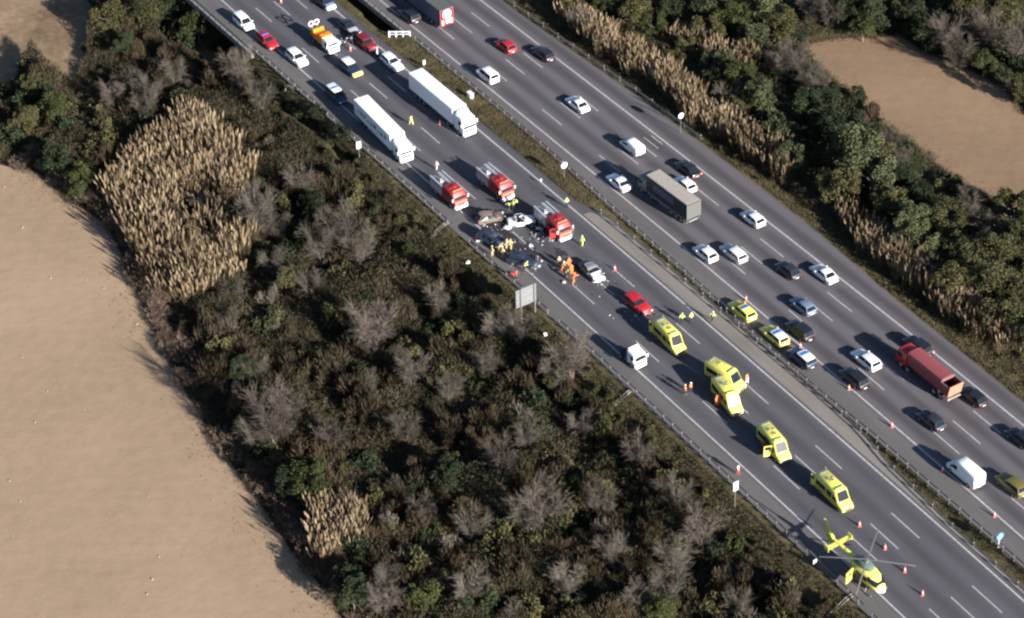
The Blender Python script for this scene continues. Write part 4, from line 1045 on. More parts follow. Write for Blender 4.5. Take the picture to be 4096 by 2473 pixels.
POSES = {}
def make_pose(name, stride=.12, bend=0.0, arml=(.12, -.05), armr=(-.05, .05), fore=.1):
    """standing figure 1.76 m, x forward; stride = half step, bend = forward lean in radians"""
    def up(x, y, z):   # lean the upper body about the hips
        dz = z - .95; return (x + math.sin(bend) * dz, y, .95 + math.cos(bend) * dz)
    V = []; E = []; Rr = []
    def v(p, r, par=None):
        V.append(p); Rr.append(r)
        if par is not None: E.append((par, len(V) - 1))
        return len(V) - 1
    pel = v((0, 0, .97), (.15, .12)); bel = v(up(0, 0, 1.12), (.14, .11), pel); ch = v(up(0.01, 0, 1.32), (.17, .12), bel); nk = v(up(0, 0, 1.47), .06, ch); hd0 = v(up(.02, 0, 1.56), .085, nk); hd1 = v(up(.03, 0, 1.66), .10, hd0); hd2 = v(up(.02, 0, 1.73), .07, hd1); v(up(.12, 0, 1.63), .018, hd1)
    for s in (-1, 1):
        v(up(.01, s * .10, 1.635), .02, hd1)
    arms = []
    for s, (ax, az) in ((-1, arml), (1, armr)):
        sh = v(up(0, s * .19, 1.43), .065, ch); el = v(up(ax, s * .27, 1.15 + az), .045, sh); wr = v(up(ax + fore, s * .27, .93 + az + fore), .03, el); pm = v(up(ax + fore * 1.2, s * .27, .87 + az + fore), .034, wr)
        for k, (dx, L_) in enumerate(((-.03, .075), (-.01, .085), (.012, .08), (.032, .065))):
            v(up(ax + fore * 1.2 + dx + .01, s * .265, .87 + az + fore - L_), .009, pm)
        v(up(ax + fore * 1.2 + .05, s * .25, .86 + az + fore - .02), .010, pm)
        arms.append((sh, el, wr))
    legs = []
    for s in (-1, 1):
        st = stride * s; hp = v((0, s * .09, .90), .095, pel); kn = v((st * .55 + .03, s * .10, .50), .065, hp); an = v((st - .02, s * .11, .09), .042, kn); v((st + .13, s * .12, .04), .04, an)
        legs.append((hp, kn, an))
    body = skin_mesh('body', V, E, Rr, M_skin)
    def grow(ids, g): return [(V[i], (tuple(x + g for x in Rr[i]) if isinstance(Rr[i], tuple) else Rr[i] + g)) for i in ids]
    def sub(ids, links, g, mat, nm):
        pts = grow(ids, g); idx = {q: k for k, q in enumerate(ids)}
        return skin_mesh(nm, [p[0] for p in pts], [(idx[a], idx[b]) for a, b in links], [p[1] for p in pts], mat)
    (a1, a2, a3), (b1, b2, b3) = arms; (l1, l2, l3), (r1, r2, r3) = legs
    jk = sub([pel, bel, ch, nk, a1, a2, a3, b1, b2, b3], [(pel, bel), (bel, ch), (ch, nk), (ch, a1), (a1, a2), (a2, a3), (ch, b1), (b1, b2), (b2, b3)], .025, M_hivis, 'jacket')
    tr = sub([pel, l1, l2, l3, r1, r2, r3], [(pel, l1), (l1, l2), (l2, l3), (pel, r1), (r1, r2), (r2, r3)], .022, M_navyc, 'trousers')
    m = MB()
    for q, (rr_, zz) in enumerate(((.0, 0),)):
        rings = []
        for zz, rr_ in ((-.02, .118), (.03, .120), (.08, .095), (.11, .04)):
            rings.append([Vector(up(.02 + rr_ * 1.1 * math.cos(a), rr_ * math.sin(a), 1.67 + zz)) for a in (2 * math.pi * k / 12 for k in range(12))])
        m.loft(rings)
    hat = m.mesh('helmet', M_hair)
    return body, jk, tr, hat
POSES['stand'] = make_pose('stand'); POSES['walk'] = make_pose('walk', .28, .08, (.22, .0), (-.2, .03), .08)
POSES['bend'] = make_pose('bend', .16, .85, (.18, .05), (.22, .05), .16); POSES['reach'] = make_pose('reach', .2, .25, (.38, .22), (.3, .15), .2)
_cl = {}
def cloth(pose, i, mat):
    k = (pose, i, mat.name)
    if k not in _cl:
        me = POSES[pose][i].copy(); me.materials.clear(); me.materials.append(mat); _cl[k] = me
    return _cl[k]
def person(px, py, pose, jacket, trousers, hat, label, face=0, group='emergency workers on the road', z=0.0, hatname='helmet'):
    p = at(px, py, z); g = gz(p.x, p.y) if z else 0.0
    s, _ = ST(p.x, p.y)
    o = link('person', POSES[pose][0], None, (p.x, p.y, 0.012)); o.rotation_euler.z = heading(s) + R(face)
    o.scale = (1.06, 1.06, 1.06)
    link('jacket', cloth(pose, 1, jacket), o); link('trousers', cloth(pose, 2, trousers), o); link(hatname, cloth(pose, 3, hat), o)
    tag(o, label, 'person', group)
# (px, py) = feet
person(1645, 500, 'walk', M_hivis, M_hivis, M_hair, 'person in full yellow hi vis walking between the two white trucks', 20, hatname='hair')
person(1747, 680, 'stand', M_whitec, M_whitec, M_hair, 'person in pale clothes standing behind the first fire truck', 90, hatname='hair')
person(1510, 235, 'stand', M_whitec, M_navyc, M_whitec, 'person in white standing right of the dark red car', 40)
person(1376, 185, 'bend', M_navyc, M_navyc, M_whitec, 'motorcycle officer leaning beside the white motorcycle', 60)
person(2036, 838, 'bend', M_hivis, M_navyc, M_hair, 'worker in yellow vest, left of three before the middle fire truck', -60, hatname='hair')
person(2052, 840, 'stand', M_hivis, M_navyc, M_hair, 'worker in yellow vest, middle of three before the middle fire truck', -90, hatname='hair')
person(2069, 832, 'reach', M_hivis, M_navyc, M_hair, 'worker in yellow vest, right of three before the middle fire truck', -100, hatname='hair')
person(2268, 832, 'stand', M_hivis, M_navyc, M_whitec, 'worker in pale yellow on the edge line above the third fire truck', 150)
person(2329, 984, 'stand', M_hivis, M_hivis, M_whitec, 'worker in pale yellow standing alone right of the third fire truck', 100)
for k, (x, y, ps, a, f) in enumerate(((1969, 1024, 'stand', 'outermost on the verge side', 70), (1994, 1012, 'bend', 'second from the verge', 80), (2011, 1028, 'stand', 'nearest to the camera', 95), (2025, 1000, 'reach', 'second from the road side', 110), (2043, 998, 'stand', 'farthest from the verge', 120))):
    person(x, y, ps, M_turn, M_turn, M_turn, 'firefighter in beige by the crushed blue car, %s of five' % a, f)
person(2098, 1088, 'bend', M_hivis, M_navyc, M_whitec, 'worker in bright yellow bending beside the navy crashed estate', 100)
person(2150, 1060, 'stand', M_navyc, M_navyc, M_hair, 'person in dark clothes at the torn front of the navy estate', 150, hatname='hair')
person(2066, 1120, 'stand', M_redc, M_navyc, M_hair, 'person in dark red standing at the guard rail above the big sign', 30, hatname='hair')
for x, y, ps, ja, tr, a, f in ((2237, 1068, 'stand', M_turn, M_navyc, 'firefighter in beige at the left of the group of rescuers', 0), (2252, 1084, 'reach', M_turn, M_hiora, 'rescuer in beige and orange kneeling into the group', 30),
                               (2262, 1112, 'bend', M_hivis, M_navyc, 'rescuer in yellow and dark trousers low in the group', 60), (2277, 1072, 'stand', M_hiora, M_hiora, 'rescuer all in orange at the top right of the group', -30),
                               (2287, 1100, 'stand', M_hiora, M_hiora, 'rescuer all in orange in the middle right of the group', 180), (2294, 1134, 'reach', M_hiora, M_hiora, 'rescuer all in orange nearest to the road sign', 90)):
    person(x, y, ps, ja, tr, M_whitec if ja is M_turn else M_hiora, a, f)
person(2728, 1296, 'walk', M_hivis, M_navyc, M_whitec, 'worker in yellow jacket, left of the pair above the first ambulance', 120)
person(2765, 1293, 'stand', M_hivis, M_navyc, M_whitec, 'worker in yellow jacket, right of the pair above the first ambulance', 160)
person(2850, 1288, 'walk', M_hivis, M_navyc, M_whitec, 'worker in pale yellow standing alone on the median shoulder', 90)
person(2740, 1580, 'stand', M_hiora, M_navyc, M_whitec, 'rescuer in orange jacket, left of the pair standing in the slow lane', 40)
person(2763, 1572, 'stand', M_hiora, M_navyc, M_whitec, 'rescuer in orange jacket, right of the pair standing in the slow lane', 200)
person(2866, 1624, 'stand', M_hiora, M_hiora, M_hiora, 'rescuer all in orange beside the lower touching ambulance, left of two', 10)
person(2882, 1620, 'reach', M_hiora, M_hiora, M_hiora, 'rescuer all in orange beside the lower touching ambulance, right of two', 190)
person(2987, 1535, 'stand', M_hiora, M_whitec, M_hair, 'person in orange at the nose of the turned ambulance', 200, hatname='hair')
person(3048, 1806, 'bend', M_redc, M_navyc, M_redc, 'person in dark red leaning into the ambulance with open side door', 80)
person(2951, 1898, 'stand', M_whitec, M_redc, M_hair, 'person in white jacket and red trousers on the shoulder near the tall white plate', 30, hatname='hair')


# ------------------------------------------------------------------ plants
def vnoise(x, y, cell, seed):
    r_ = np.random.RandomState(seed); G = r_.rand(257, 257)
    u = np.asarray(x) / cell; v = np.asarray(y) / cell
    iu = np.floor(u).astype(int); iv = np.floor(v).astype(int); fu = u - iu; fv = v - iv
    fu = fu * fu * (3 - 2 * fu); fv = fv * fv * (3 - 2 * fv)
    g = lambda a, b: G[a % 257, b % 257]
    return (g(iu, iv) * (1 - fu) + g(iu + 1, iv) * fu) * (1 - fv) + (g(iu, iv + 1) * (1 - fu) + g(iu + 1, iv + 1) * fu) * fv

def blades(P, L, Wd, D=None, rs=nr, droop=0.0):
    """four-cornered leaves: P centres (n,3), L lengths, Wd widths, D long-axis directions"""
    n = len(P)
    if D is None: D = rs.normal(size=(n, 3))
    D = D / (np.linalg.norm(D, axis=1, keepdims=True) + 1e-9)
    B = np.cross(D, rs.normal(size=(n, 3))); B /= (np.linalg.norm(B, axis=1, keepdims=True) + 1e-9)
    L = np.broadcast_to(L, (n,))[:, None]; Wd = np.broadcast_to(Wd, (n,))[:, None]
    a = P - D * L * .5; b = P + D * L * .5
    V = np.stack([a - B * Wd * .35, a + B * Wd * .35, P + B * Wd * .5, b, P - B * Wd * .5], 1)
    V = np.stack([a, P + B * Wd * .5, b, P - B * Wd * .5], 1)
    F = np.arange(n * 4).reshape(n, 4)
    return V.reshape(-1, 3), F

def ribs(A, Bp, wa, wb, rs=nr):
    """straight tapering twigs as thin strips from A to B"""
    n = len(A); D = Bp - A; S = np.cross(D, rs.normal(size=(n, 3))); S /= (np.linalg.norm(S, axis=1, keepdims=True) + 1e-9)
    V = np.stack([A - S * wa / 2, A + S * wa / 2, Bp + S * wb / 2, Bp - S * wb / 2], 1)
    return V.reshape(-1, 3), np.arange(n * 4).reshape(n, 4)

def join(parts):
    Vs, Fs, k = [], [], 0
    for V, F in parts: Vs.append(V); Fs.append(F + k); k += len(V)
    return np.concatenate(Vs), np.concatenate(Fs)

def unit(n, rs, up=0.0):
    d = rs.normal(size=(n, 3)); d[:, 2] += up; return d / np.linalg.norm(d, axis=1, keepdims=True)

def bare_tree_mesh(seed, h=7.0, spread=3.3, ntw=1500):
    rs = np.random.RandomState(seed); m = MB(); tips = []
    ns = rs.randint(4, 8); limbs = []
    for k in range(ns):
        a = 2 * math.pi * k / ns + rs.uniform(-.4, .4); rr = spread * rs.uniform(.35, .75); top = h * rs.uniform(.72, .98)
        p0 = Vector((0, 0, 0)); p1 = Vector((math.cos(a) * rr * .22, math.sin(a) * rr * .22, top * .38)); p2 = Vector((math.cos(a) * rr * .62, math.sin(a) * rr * .62, top * .72)); p3 = Vector((math.cos(a) * rr, math.sin(a) * rr, top))
        m.tube([p0, p1, p2, p3], .11, 5, r1=.02); limbs.append((p0, p1, p2, p3))
    m.tube([(0, 0, -.5), (0, 0, .5)], .17, 6); trunk = m
    A = []; B = []
    nb = ntw // 11
    for k in range(nb):
        l = limbs[rs.randint(ns)]; q = rs.uniform(.22, 1) * 2.99; i = int(q); p = l[i].lerp(l[i + 1], q - i)
        out = Vector((p.x, p.y, 0)); out = out.normalized() if out.length > .05 else Vector((1, 0, 0))
        d = (out * rs.uniform(.1, 1) + Vector(tuple(rs.normal(size=3) * .5)) + Vector((0, 0, rs.uniform(.5, 1.4)))).normalized(); L = rs.uniform(.9, 2.0)
        e = p + d * L; A.append(p); B.append(e); 
        for j in range(10):
            f = rs.uniform(.25, 1); c = p.lerp(e, f); d2 = (d + Vector(tuple(rs.normal(size=3) * .48)) + Vector((0, 0, .25))).normalized()
            A.append(c); B.append(c + d2 * rs.uniform(.45, 1.15))
    A = np.array([tuple(v) for v in A]); B = np.array([tuple(v) for v in B]); w1 = np.full((len(A), 1), .034); w1[::11] = .065
    return trunk, ribs(A, B, w1, w1 * .5, rs)

def bush_mesh(seed, leafy, n=900, h=1.0):
    """dome of radius 1: several upright lobes of twigs or leaves"""
    rs = np.random.RandomState(seed); nl = rs.randint(6, 10); c = []
    for k in range(nl):
        a = rs.uniform(0, 6.28); r_ = .62 * math.sqrt(rs.rand()); c.append((math.cos(a) * r_, math.sin(a) * r_, h * rs.uniform(.25, .62), rs.uniform(.26, .46)))
    c = np.array(c); i = rs.randint(0, nl, n); d = unit(n, rs, .35); rad = rs.rand(n) ** .45
    P = c[i, :3] + d * (c[i, 3] * rad)[:, None] * np.array([1, 1, 1.15]); P[:, 2] = np.maximum(P[:, 2], .03)
    if leafy:
        V, F = blades(P, rs.uniform(.10, .20, n), rs.uniform(.06, .12, n), unit(n, rs, .2), rs)
        return V, F
    A = P - d * .05; up = d * .6 + np.array([0, 0, .9]) + rs.normal(size=(n, 3)) * .25; up /= np.linalg.norm(up, axis=1, keepdims=True)
    V, F = ribs(A, A + up * rs.uniform(.14, .34, (n, 1)), .035, .014, rs); m2 = n // 3
    V2, F2 = blades(P[:m2] * .9, rs.uniform(.06, .13, m2), rs.uniform(.05, .08, m2), None, rs)
    return join([(V, F), (V2, F2)])

def crown_mesh(seed, n=5200, tall=1.0, nl=26):
    """tree crown of radius 1 whose foliage sits in lobes around the limbs"""
    rs = np.random.RandomState(seed); c = []
    for k in range(nl):
        d = unit(1, rs, .25)[0]; q = rs.uniform(.45, .82); c.append((d[0] * q, d[1] * q, d[2] * q * tall, rs.uniform(.20, .36)))
    c = np.array(c); i = rs.randint(0, nl, n); d = unit(n, rs, .45); rad = rs.uniform(.55, 1.06, n)
    P = c[i, :3] + d * (c[i, 3] * rad)[:, None]
    V, F = blades(P, rs.uniform(.06, .13, n), rs.uniform(.05, .085, n), unit(n, rs, .5), rs)
    return V, F

def trunk_mesh(seed, h, crown_r, nl=6):
    rs = np.random.RandomState(seed); m = MB(); m.tube([(0, 0, -.6), (rs.uniform(-.2, .2), .1, h * .5), (0, 0, h)], .24, 7, r1=.10)
    for k in range(nl):
        a = rs.uniform(0, 6.28); z = h * rs.uniform(.4, .9); m.tube([(0, 0, z), (math.cos(a) * crown_r * .4, math.sin(a) * crown_r * .4, z + crown_r * .3), (math.cos(a) * crown_r * .75, math.sin(a) * crown_r * .75, z + crown_r * .65)], .09, 5, r1=.025)
    return m

def reed_mesh(seed, n=40, r=1.5, h=4.2, plume=True):
    rs = np.random.RandomState(seed); a = rs.uniform(0, 6.28, n); q = r * np.sqrt(rs.rand(n))
    B0 = np.stack([np.cos(a) * q, np.sin(a) * q, np.zeros(n) - .2], 1)
    lean = np.stack([np.cos(a) * q * .45 + rs.normal(size=n) * .42 + .1, np.sin(a) * q * .45 + rs.normal(size=n) * .42 + .08, h * rs.uniform(.72, 1.05, n)], 1)
    T = B0 + lean; parts = [ribs(B0, T, np.full((n, 1), .05), np.full((n, 1), .03), rs)]
    k = 7; i = np.repeat(np.arange(n), k); f = rs.uniform(.3, .96, n * k)[:, None]; P = B0[i] + (T[i] - B0[i]) * f
    D = rs.normal(size=(n * k, 3)) * .6 + np.array([0, 0, .55]); D /= np.linalg.norm(D, axis=1, keepdims=True)
    parts.append(blades(P + D * .25, rs.uniform(.45, .8, n * k), .06, D, rs)); nleaf = len(parts[0][1]) + len(parts[1][1])
    if plume:
        D = T - B0; D /= np.linalg.norm(D, axis=1, keepdims=True); D += rs.normal(size=D.shape) * .08
        for j in range(4):
            off = rs.normal(size=(n, 3)) * .035; parts.append(blades(T + D * rs.uniform(.2, .5, (n, 1)) + off, rs.uniform(.9, 1.7, n), rs.uniform(.13, .22, n), D, rs))
    V, F = join(parts); mi = np.zeros(len(F), int); mi[nleaf:] = 1
    return V, F, mi

# leaf and twig colours of the real plants
ML_brown = leafmat('bramble_twigs', [(0.0226, 0.0179, 0.0115), (0.0484, 0.0374, 0.0230), (0.0808, 0.0638, 0.0399), (0.0606, 0.0382, 0.0230)], .35)
ML_grey = leafmat('bare_grey_twigs', [(0.0711, 0.0615, 0.0501), (0.1122, 0.0963, 0.0800), (0.1571, 0.1370, 0.1148)], .3, objrand=.7)
ML_lilac = leafmat('bare_lilac_twigs', [(0.0673, 0.0548, 0.0487), (0.1047, 0.0866, 0.0751), (0.1421, 0.1185, 0.1008)], .3, objrand=.7)
ML_olive = leafmat('olive_leaves', [(0.0332, 0.0343, 0.0146), (0.0606, 0.0586, 0.0245), (0.0978, 0.0899, 0.0391)], .4)
ML_green = leafmat('green_leaves', [(0.0231, 0.0300, 0.0105), (0.0413, 0.0495, 0.0165), (0.0701, 0.0735, 0.0255)], .4)
ML_dark = leafmat('dark_green_leaves', [(0.0127, 0.0204, 0.0102), (0.0238, 0.0348, 0.0161), (0.0408, 0.0510, 0.0247)], .4)
ML_pine = leafmat('evergreen_needles', [(0.0387, 0.0471, 0.0232), (0.0689, 0.0788, 0.0361), (0.1076, 0.1159, 0.0560)], .3, objrand=.6)
ML_reed = leafmat('reed_leaves', [(.07, .05, .03), (.12, .088, .05), (.17, .13, .078)], .3)
ML_plume = leafmat('reed_plumes', [(0.1462, 0.1096, 0.0731), (0.2580, 0.1938, 0.1247), (0.3612, 0.2781, 0.1849)], .12, trans=.2, objrand=.6)
ML_reed2 = leafmat('greenish_reed_leaves', [(.09, .10, .04), (.16, .15, .07), (.24, .2, .11)], .3)
ML_dry = leafmat('dry_pinkish_stems', [(.07, .05, .038), (.14, .10, .076), (.24, .175, .13)], .35)
ML_grass = leafmat('verge_grass_blades', [(.04, .036, .018), (.075, .064, .034), (.13, .105, .06)], .5)
ML_scrub = leafmat('tangled_scrub', [(0.0120, 0.0097, 0.0065), (0.0314, 0.0260, 0.0167), (0.0374, 0.0349, 0.0159), (0.0599, 0.0487, 0.0312), (0.1047, 0.0852, 0.0580)], .16, objrand=0, trans=.1)
ML_scrub2 = leafmat('woodland_floor_plants', [(.015, .016, .008), (.034, .036, .017), (.058, .055, .026), (.09, .07, .045)], .18, objrand=0, trans=.1)

def mk_mesh(name, VF, mats, mi=None): return npmesh(name, VF[0], VF[1], mats, mi)
TREES = []
for k in range(6):
    tr, tw = bare_tree_mesh(100 + k, ntw=2900)
    TREES.append((tr.mesh('trunk', M_wood), mk_mesh('crown', tw, ML_grey), mk_mesh('crown', tw, ML_lilac)))
BUSH = {}
for nm, leafy, mat, h, n in (('brown', 0, ML_brown, .95, 1000), ('grey', 0, ML_grey, 1.1, 800), ('olive', 1, ML_olive, 1.0, 1000), ('green', 1, ML_green, 1.0, 1100), ('dark', 1, ML_dark, 1.0, 1000)):
    BUSH[nm] = [mk_mesh('foliage', bush_mesh(200 + k * 7 + len(nm), leafy, n, h), mat) for k in range(4)]
CROWN = {}
for k in range(5):
    vf = crown_mesh(300 + k, tall=(1.0, 1.15, .85, 1.3, 1.0)[k])
    for nm, mat in (('pine', ML_pine), ('dark', ML_dark), ('green', ML_green), ('olive', ML_olive)): CROWN.setdefault(nm, []).append(mk_mesh('crown', vf, mat))
TRUNK = [trunk_mesh(400 + k, 4.2, 3.4).mesh('trunk', M_wood) for k in range(3)]
REED = []; REED2 = []; DRY = []
for k in range(5):
    V, F, mi = reed_mesh(500 + k); REED.append(npmesh('reeds', V, F, [ML_reed, ML_plume], mi))
    V, F, mi = reed_mesh(520 + k, 44, 1.3, 3.4); REED2.append(npmesh('reeds', V, F, [ML_reed2, ML_plume], mi))
    V, F, mi = reed_mesh(540 + k, 90, 1.3, 1.7, False); DRY.append(npmesh('stems', V, F, [ML_dry], None))

def where(px, py):
    if px > 2000 and py < 1500 and (py - 0) < (px - 1912) * .80 + 60:
        if py < 300 and px < 3100: return 'at the top beyond the upper reeds'
        if px > 3600 and py > 1000: return 'by the slow lane near the right edge'
        if px > 3650: return 'beyond the corner of the far field'
        return 'between the motorway reeds and the far field'
    if px < 1100 and py < 430: return 'at the upper left below the bridge parapet'
    if px < 1050 and py < 1250: return 'around the big golden reed bed'
    if py < 900: return 'on the slope below the white box truck'
    if py < 1350 and px < 2250: return 'left of the large grey road sign'
    if px > 2450: return 'below the long guard rail towards the helicopter'
    if px > 1850 and py < 1900: return 'below the white truck cab'
    if px < 1450: return 'along the edge of the ploughed field'
    return 'in the lower middle of the tangled scrub'

def bare_tree(px, py, r, i=0, lilac=False):
    """(px, py): middle of the crown in the photo; r crown radius"""
    sc_ = r / 3.3; p = on_ground(px, py + 3.6 * sc_ * 22); root = empty('bare_tree', p, rng.uniform(0, 6.28))
    col = 'lilac grey' if lilac else 'pale grey'
    tag(root, '%s %s leafless tree with fanned twigs %s' % ('small' if r < 3.4 else 'broad', col, where(px, py)), 'tree', 'leafless trees in the scrub')
    t = TREES[i % 6]; root.scale = (sc_, sc_, sc_ * rng.uniform(.85, 1.05)); link('trunk', t[0], root); link('crown', t[2] if lilac else t[1], root)

for i, (x, y, r) in enumerate(((965, 285, 3.9), (1050, 395, 3.2), (590, 365, 3.2), (520, 330, 2.6), (700, 290, 2.6), (600, 430, 3.0), (460, 385, 2.8), (1030, 875, 3.9), (1100, 900, 3.0), (1375, 915, 4.6), (1290, 980, 3.6), (1450, 1000, 3.4), (1500, 1320, 4.9), (1990, 1320, 2.9),
        (2085, 1310, 2.9), (2290, 1430, 4.0), (2230, 1500, 2.8), (1650, 1500, 3.2), (1100, 1700, 4.6), (1030, 1760, 2.8), (1150, 1640, 3.4), (2180, 2040, 4.0), (2100, 2080, 3.0), (1950, 1470, 2.6), (2010, 1860, 3.2), (2110, 1760, 2.8), (2700, 2250, 3.2), (2800, 2130, 3.3), (2680, 2360, 3.0), (2400, 2010, 2.6), (1530, 2400, 3.4),
        (1880, 2370, 3.0), (1560, 2330, 2.4), (2950, 2430, 2.4), (1100, 1060, 2.6), (2700, 1980, 3.0), (2560, 1830, 2.8), (1210, 740, 2.8), (940, 1180, 2.6), (1330, 1750, 2.6), (1620, 1720, 2.7), (1800, 1560, 2.6), (1760, 1220, 2.5), (1900, 2120, 2.8), (2450, 2220, 2.8), (2550, 2400, 2.6), (2330, 1700, 2.5), (1460, 1560, 2.6), (1700, 2050, 2.5), (1030, 1480, 2.4), (2270, 2330, 2.9), (1250, 1150, 2.6), (920, 1290, 2.0))):
    bare_tree(x, y, r * .92, i, i % 3 == 0 or r > 4.4)
for i, (x, y, r) in enumerate(((3170, 230, 3.0), (3230, 300, 3.0), (3120, 260, 2.8), (3270, 360, 2.4), (2900, 390, 2.4), (3860, 860, 2.8), (3950, 930, 2.6), (3700, 1090, 2.2), (3250, 30, 3.0), (3320, 60, 3.0), (3770, 130, 3.2), (3840, 220, 3.0), (3930, 120, 3.4), (4050, 180, 3.6), (2330, 90, 2.6), (3600, 640, 2.0), (3560, 570, 1.8))):
    bare_tree(x, y, r, i + 3, i % 2 == 0)

def green_tree(px, py, r, kind, i):
    zc = r * .95 + .8; p = on_ground(px, py + zc * 22); root = empty('evergreen_tree', p, rng.uniform(0, 6.28))
    nm = {'pine': 'grey green', 'dark': 'dark green', 'green': 'fresh green', 'olive': 'olive green'}[kind]
    tag(root, '%s %s tree with a lumpy crown %s' % ('large' if r > 4.2 else 'medium' if r > 3 else 'small', nm, where(px, py)), 'tree', 'evergreen trees')
    t = link('trunk', TRUNK[i % 3], root); t.scale = (r / 3.8, r / 3.8, zc / 4.4)
    c = link('crown', CROWN[kind][i % 5], root, (0, 0, zc)); c.scale = (r * 1.12, r * 1.12, r * rng.uniform(.85, 1.0))
for i, (x, y, r, k) in enumerate(((2870, 250, 2.8, 'pine'), (2960, 320, 3.0, 'green'), (2860, 300, 2.5, 'dark'), (3050, 400, 3.2, 'pine'), (2960, 420, 2.6, 'olive'), (3110, 520, 3.0, 'pine'), (3230, 430, 3.2, 'dark'), (3300, 500, 3.0, 'dark'), (3400, 620, 4.6, 'pine'), (3480, 700, 4.0, 'pine'), (3350, 740, 3.4, 'olive'), (3160, 640, 2.6, 'pine'),
        (3550, 800, 3.0, 'olive'), (3300, 400, 2.4, 'dark'), (3400, 510, 2.8, 'dark'), (3500, 600, 2.8, 'olive'), (3600, 700, 2.6, 'dark'), (3660, 780, 2.6, 'dark'), (3640, 900, 3.2, 'pine'), (3700, 960, 3.2, 'pine'), (3600, 960, 2.2, 'pine'), (3790, 880, 3.2, 'olive'), (3850, 1010, 3.6, 'olive'), (3960, 1020, 3.2, 'olive'), (4050, 830, 3.2, 'green'), (4070, 960, 3.2, 'olive'),
        (3950, 1130, 3.4, 'olive'), (4060, 1180, 3.2, 'olive'), (3800, 1130, 3.0, 'olive'), (4080, 1330, 3.0, 'green'), (3980, 1270, 2.8, 'olive'), (2280, 10, 2.6, 'olive'), (2430, 10, 2.8, 'green'), (2540, 50, 2.8, 'olive'), (2620, 90, 2.2, 'green'), (2700, 20, 2.8, 'dark'), (2820, 20, 3.4, 'pine'), (2930, 60, 3.4, 'green'), (3040, 30, 3.4, 'pine'), (2830, 110, 2.8, 'olive'),
        (3010, 140, 2.8, 'pine'), (3120, 90, 3.0, 'olive'), (3400, 20, 3.6, 'dark'), (3480, 40, 3.4, 'dark'), (3560, 20, 3.0, 'olive'), (3450, 100, 2.4, 'green'), (3640, 60, 2.8, 'dark'), (3690, 120, 2.6, 'dark'), (3930, 250, 2.0, 'green'), (2740, 170, 1.8, 'olive'), (2700, 230, 2.0, 'olive'), (4080, 350, 2.2, 'olive'), (4000, 40, 3.0, 'olive'), (3870, 30, 3.0, 'olive'), (3420, 380, 1.8, 'dark'),
        (250, 640, 2.8, 'dark'), (330, 720, 2.4, 'green'), (150, 330, 2.6, 'olive'), (220, 430, 2.6, 'green'), (110, 470, 2.4, 'olive'), (440, 60, 3.0, 'olive'), (590, 40, 3.2, 'olive'), (700, 20, 3.0, 'dark'), (800, 100, 2.8, 'green'), (500, 170, 2.4, 'dark'), (1250, 1930, 3.0, 'green'), (1170, 1930, 2.4, 'dark'), (1400, 2310, 2.3, 'dark'), (1420, 2380, 2.4, 'dark'),
        (1690, 2380, 2.4, 'green'), (1640, 1000, 1.3, 'green'), (980, 1480, 2.0, 'dark'), (1250, 800, 2.0, 'dark'), (1150, 1120, 2.2, 'olive'), (2230, 1530, 1.9, 'olive'), (1800, 1900, 2.4, 'dark'), (2650, 2440, 2.0, 'green'))):
    green_tree(x, y, r, k, i)

# reeds
BED = [(700, 490), (780, 470), (850, 480), (880, 570), (940, 640), (990, 710), (1000, 790), (960, 850), (880, 850), (830, 800), (770, 850), (800, 900), (900, 940), (965, 990), (965, 1100), (890, 1170), (800, 1210), (720, 1250), (670, 1220), (640, 1130), (560, 1020), (500, 900), (450, 850), (440, 760), (480, 690), (560, 620), (640, 560)]
RSTRIP = [(2258, 50), (2420, 140), (2600, 275), (2740, 385), (2860, 485), (3020, 575), (3140, 665), (3150, 745), (3060, 700), (2900, 600), (2790, 540), (2740, 460), (2600, 350), (2440, 255), (2340, 170), (2258, 100)]
RSTRIP2 = [(3370, 890), (3480, 950), (3560, 1020), (3650, 1080), (3830, 1200), (4060, 1390), (4110, 1470), (4020, 1440), (3890, 1355), (3780, 1270), (3640, 1170), (3560, 1110), (3490, 1060), (3400, 980)]
RTOP = [(2720, 160), (3040, 270), (3030, 310), (2880, 260), (2720, 200)]
RFIELD = [(1270, 2060), (1400, 2050), (1450, 2150), (1400, 2260), (1280, 2260)]
def fill_poly(poly, spacing, fn, z=-3.0, jit=.35, cap=999):
    a = [at(x, y, z) for x, y in poly]; x0, x1 = min(p.x for p in a), max(p.x for p in a); y0, y1 = min(p.y for p in a), max(p.y for p in a); n = 0
    wp = [(p.x, p.y) for p in a]; y = y0
    while y < y1:
        x = x0
        while x < x1:
            X = x + rng.uniform(-jit, jit) * spacing; Y = y + rng.uniform(-jit, jit) * spacing
            if n < cap and pip([X], [Y], wp)[0]: fn(X, Y); n += 1
            x += spacing
        y += spacing
    return n
def reed(meshes, label, lo=.85, hi=1.1, name='reed_clump'):
    def f(X, Y):
        if 'big bed' in label and vnoise(X + 300, Y + 300, 4.5, 91) < .30: return
        o = link(name, rng.choice(meshes), None, (X, Y, gz(X, Y))); o.rotation_euler.z = rng.uniform(-.6, .6); k = rng.uniform(lo, hi); o.scale = (k, k, k * rng.uniform(.9, 1.1))
        tag(o, label, 'reeds', label)
    return f
c1 = fill_poly(BED, 2.3, reed(REED, 'clump of tall golden plumed reeds in the big bed by the ploughed field', .7, 1.2), cap=170)
c2 = fill_poly(RSTRIP, 2.0, reed(REED, 'clump of golden plumed reeds in the strip beside the upper far carriageway', .8, 1.05), -1, cap=120)
c3 = fill_poly(RSTRIP2, 2.0, reed(REED2 + REED, 'clump of tan and green reeds in the strip beside the lower far carriageway', .8, 1.05), -1, cap=120)
fill_poly(RTOP, 1.9, reed(REED, 'clump of pale reeds on the rise behind the dark hollow', .7, .95), -1)
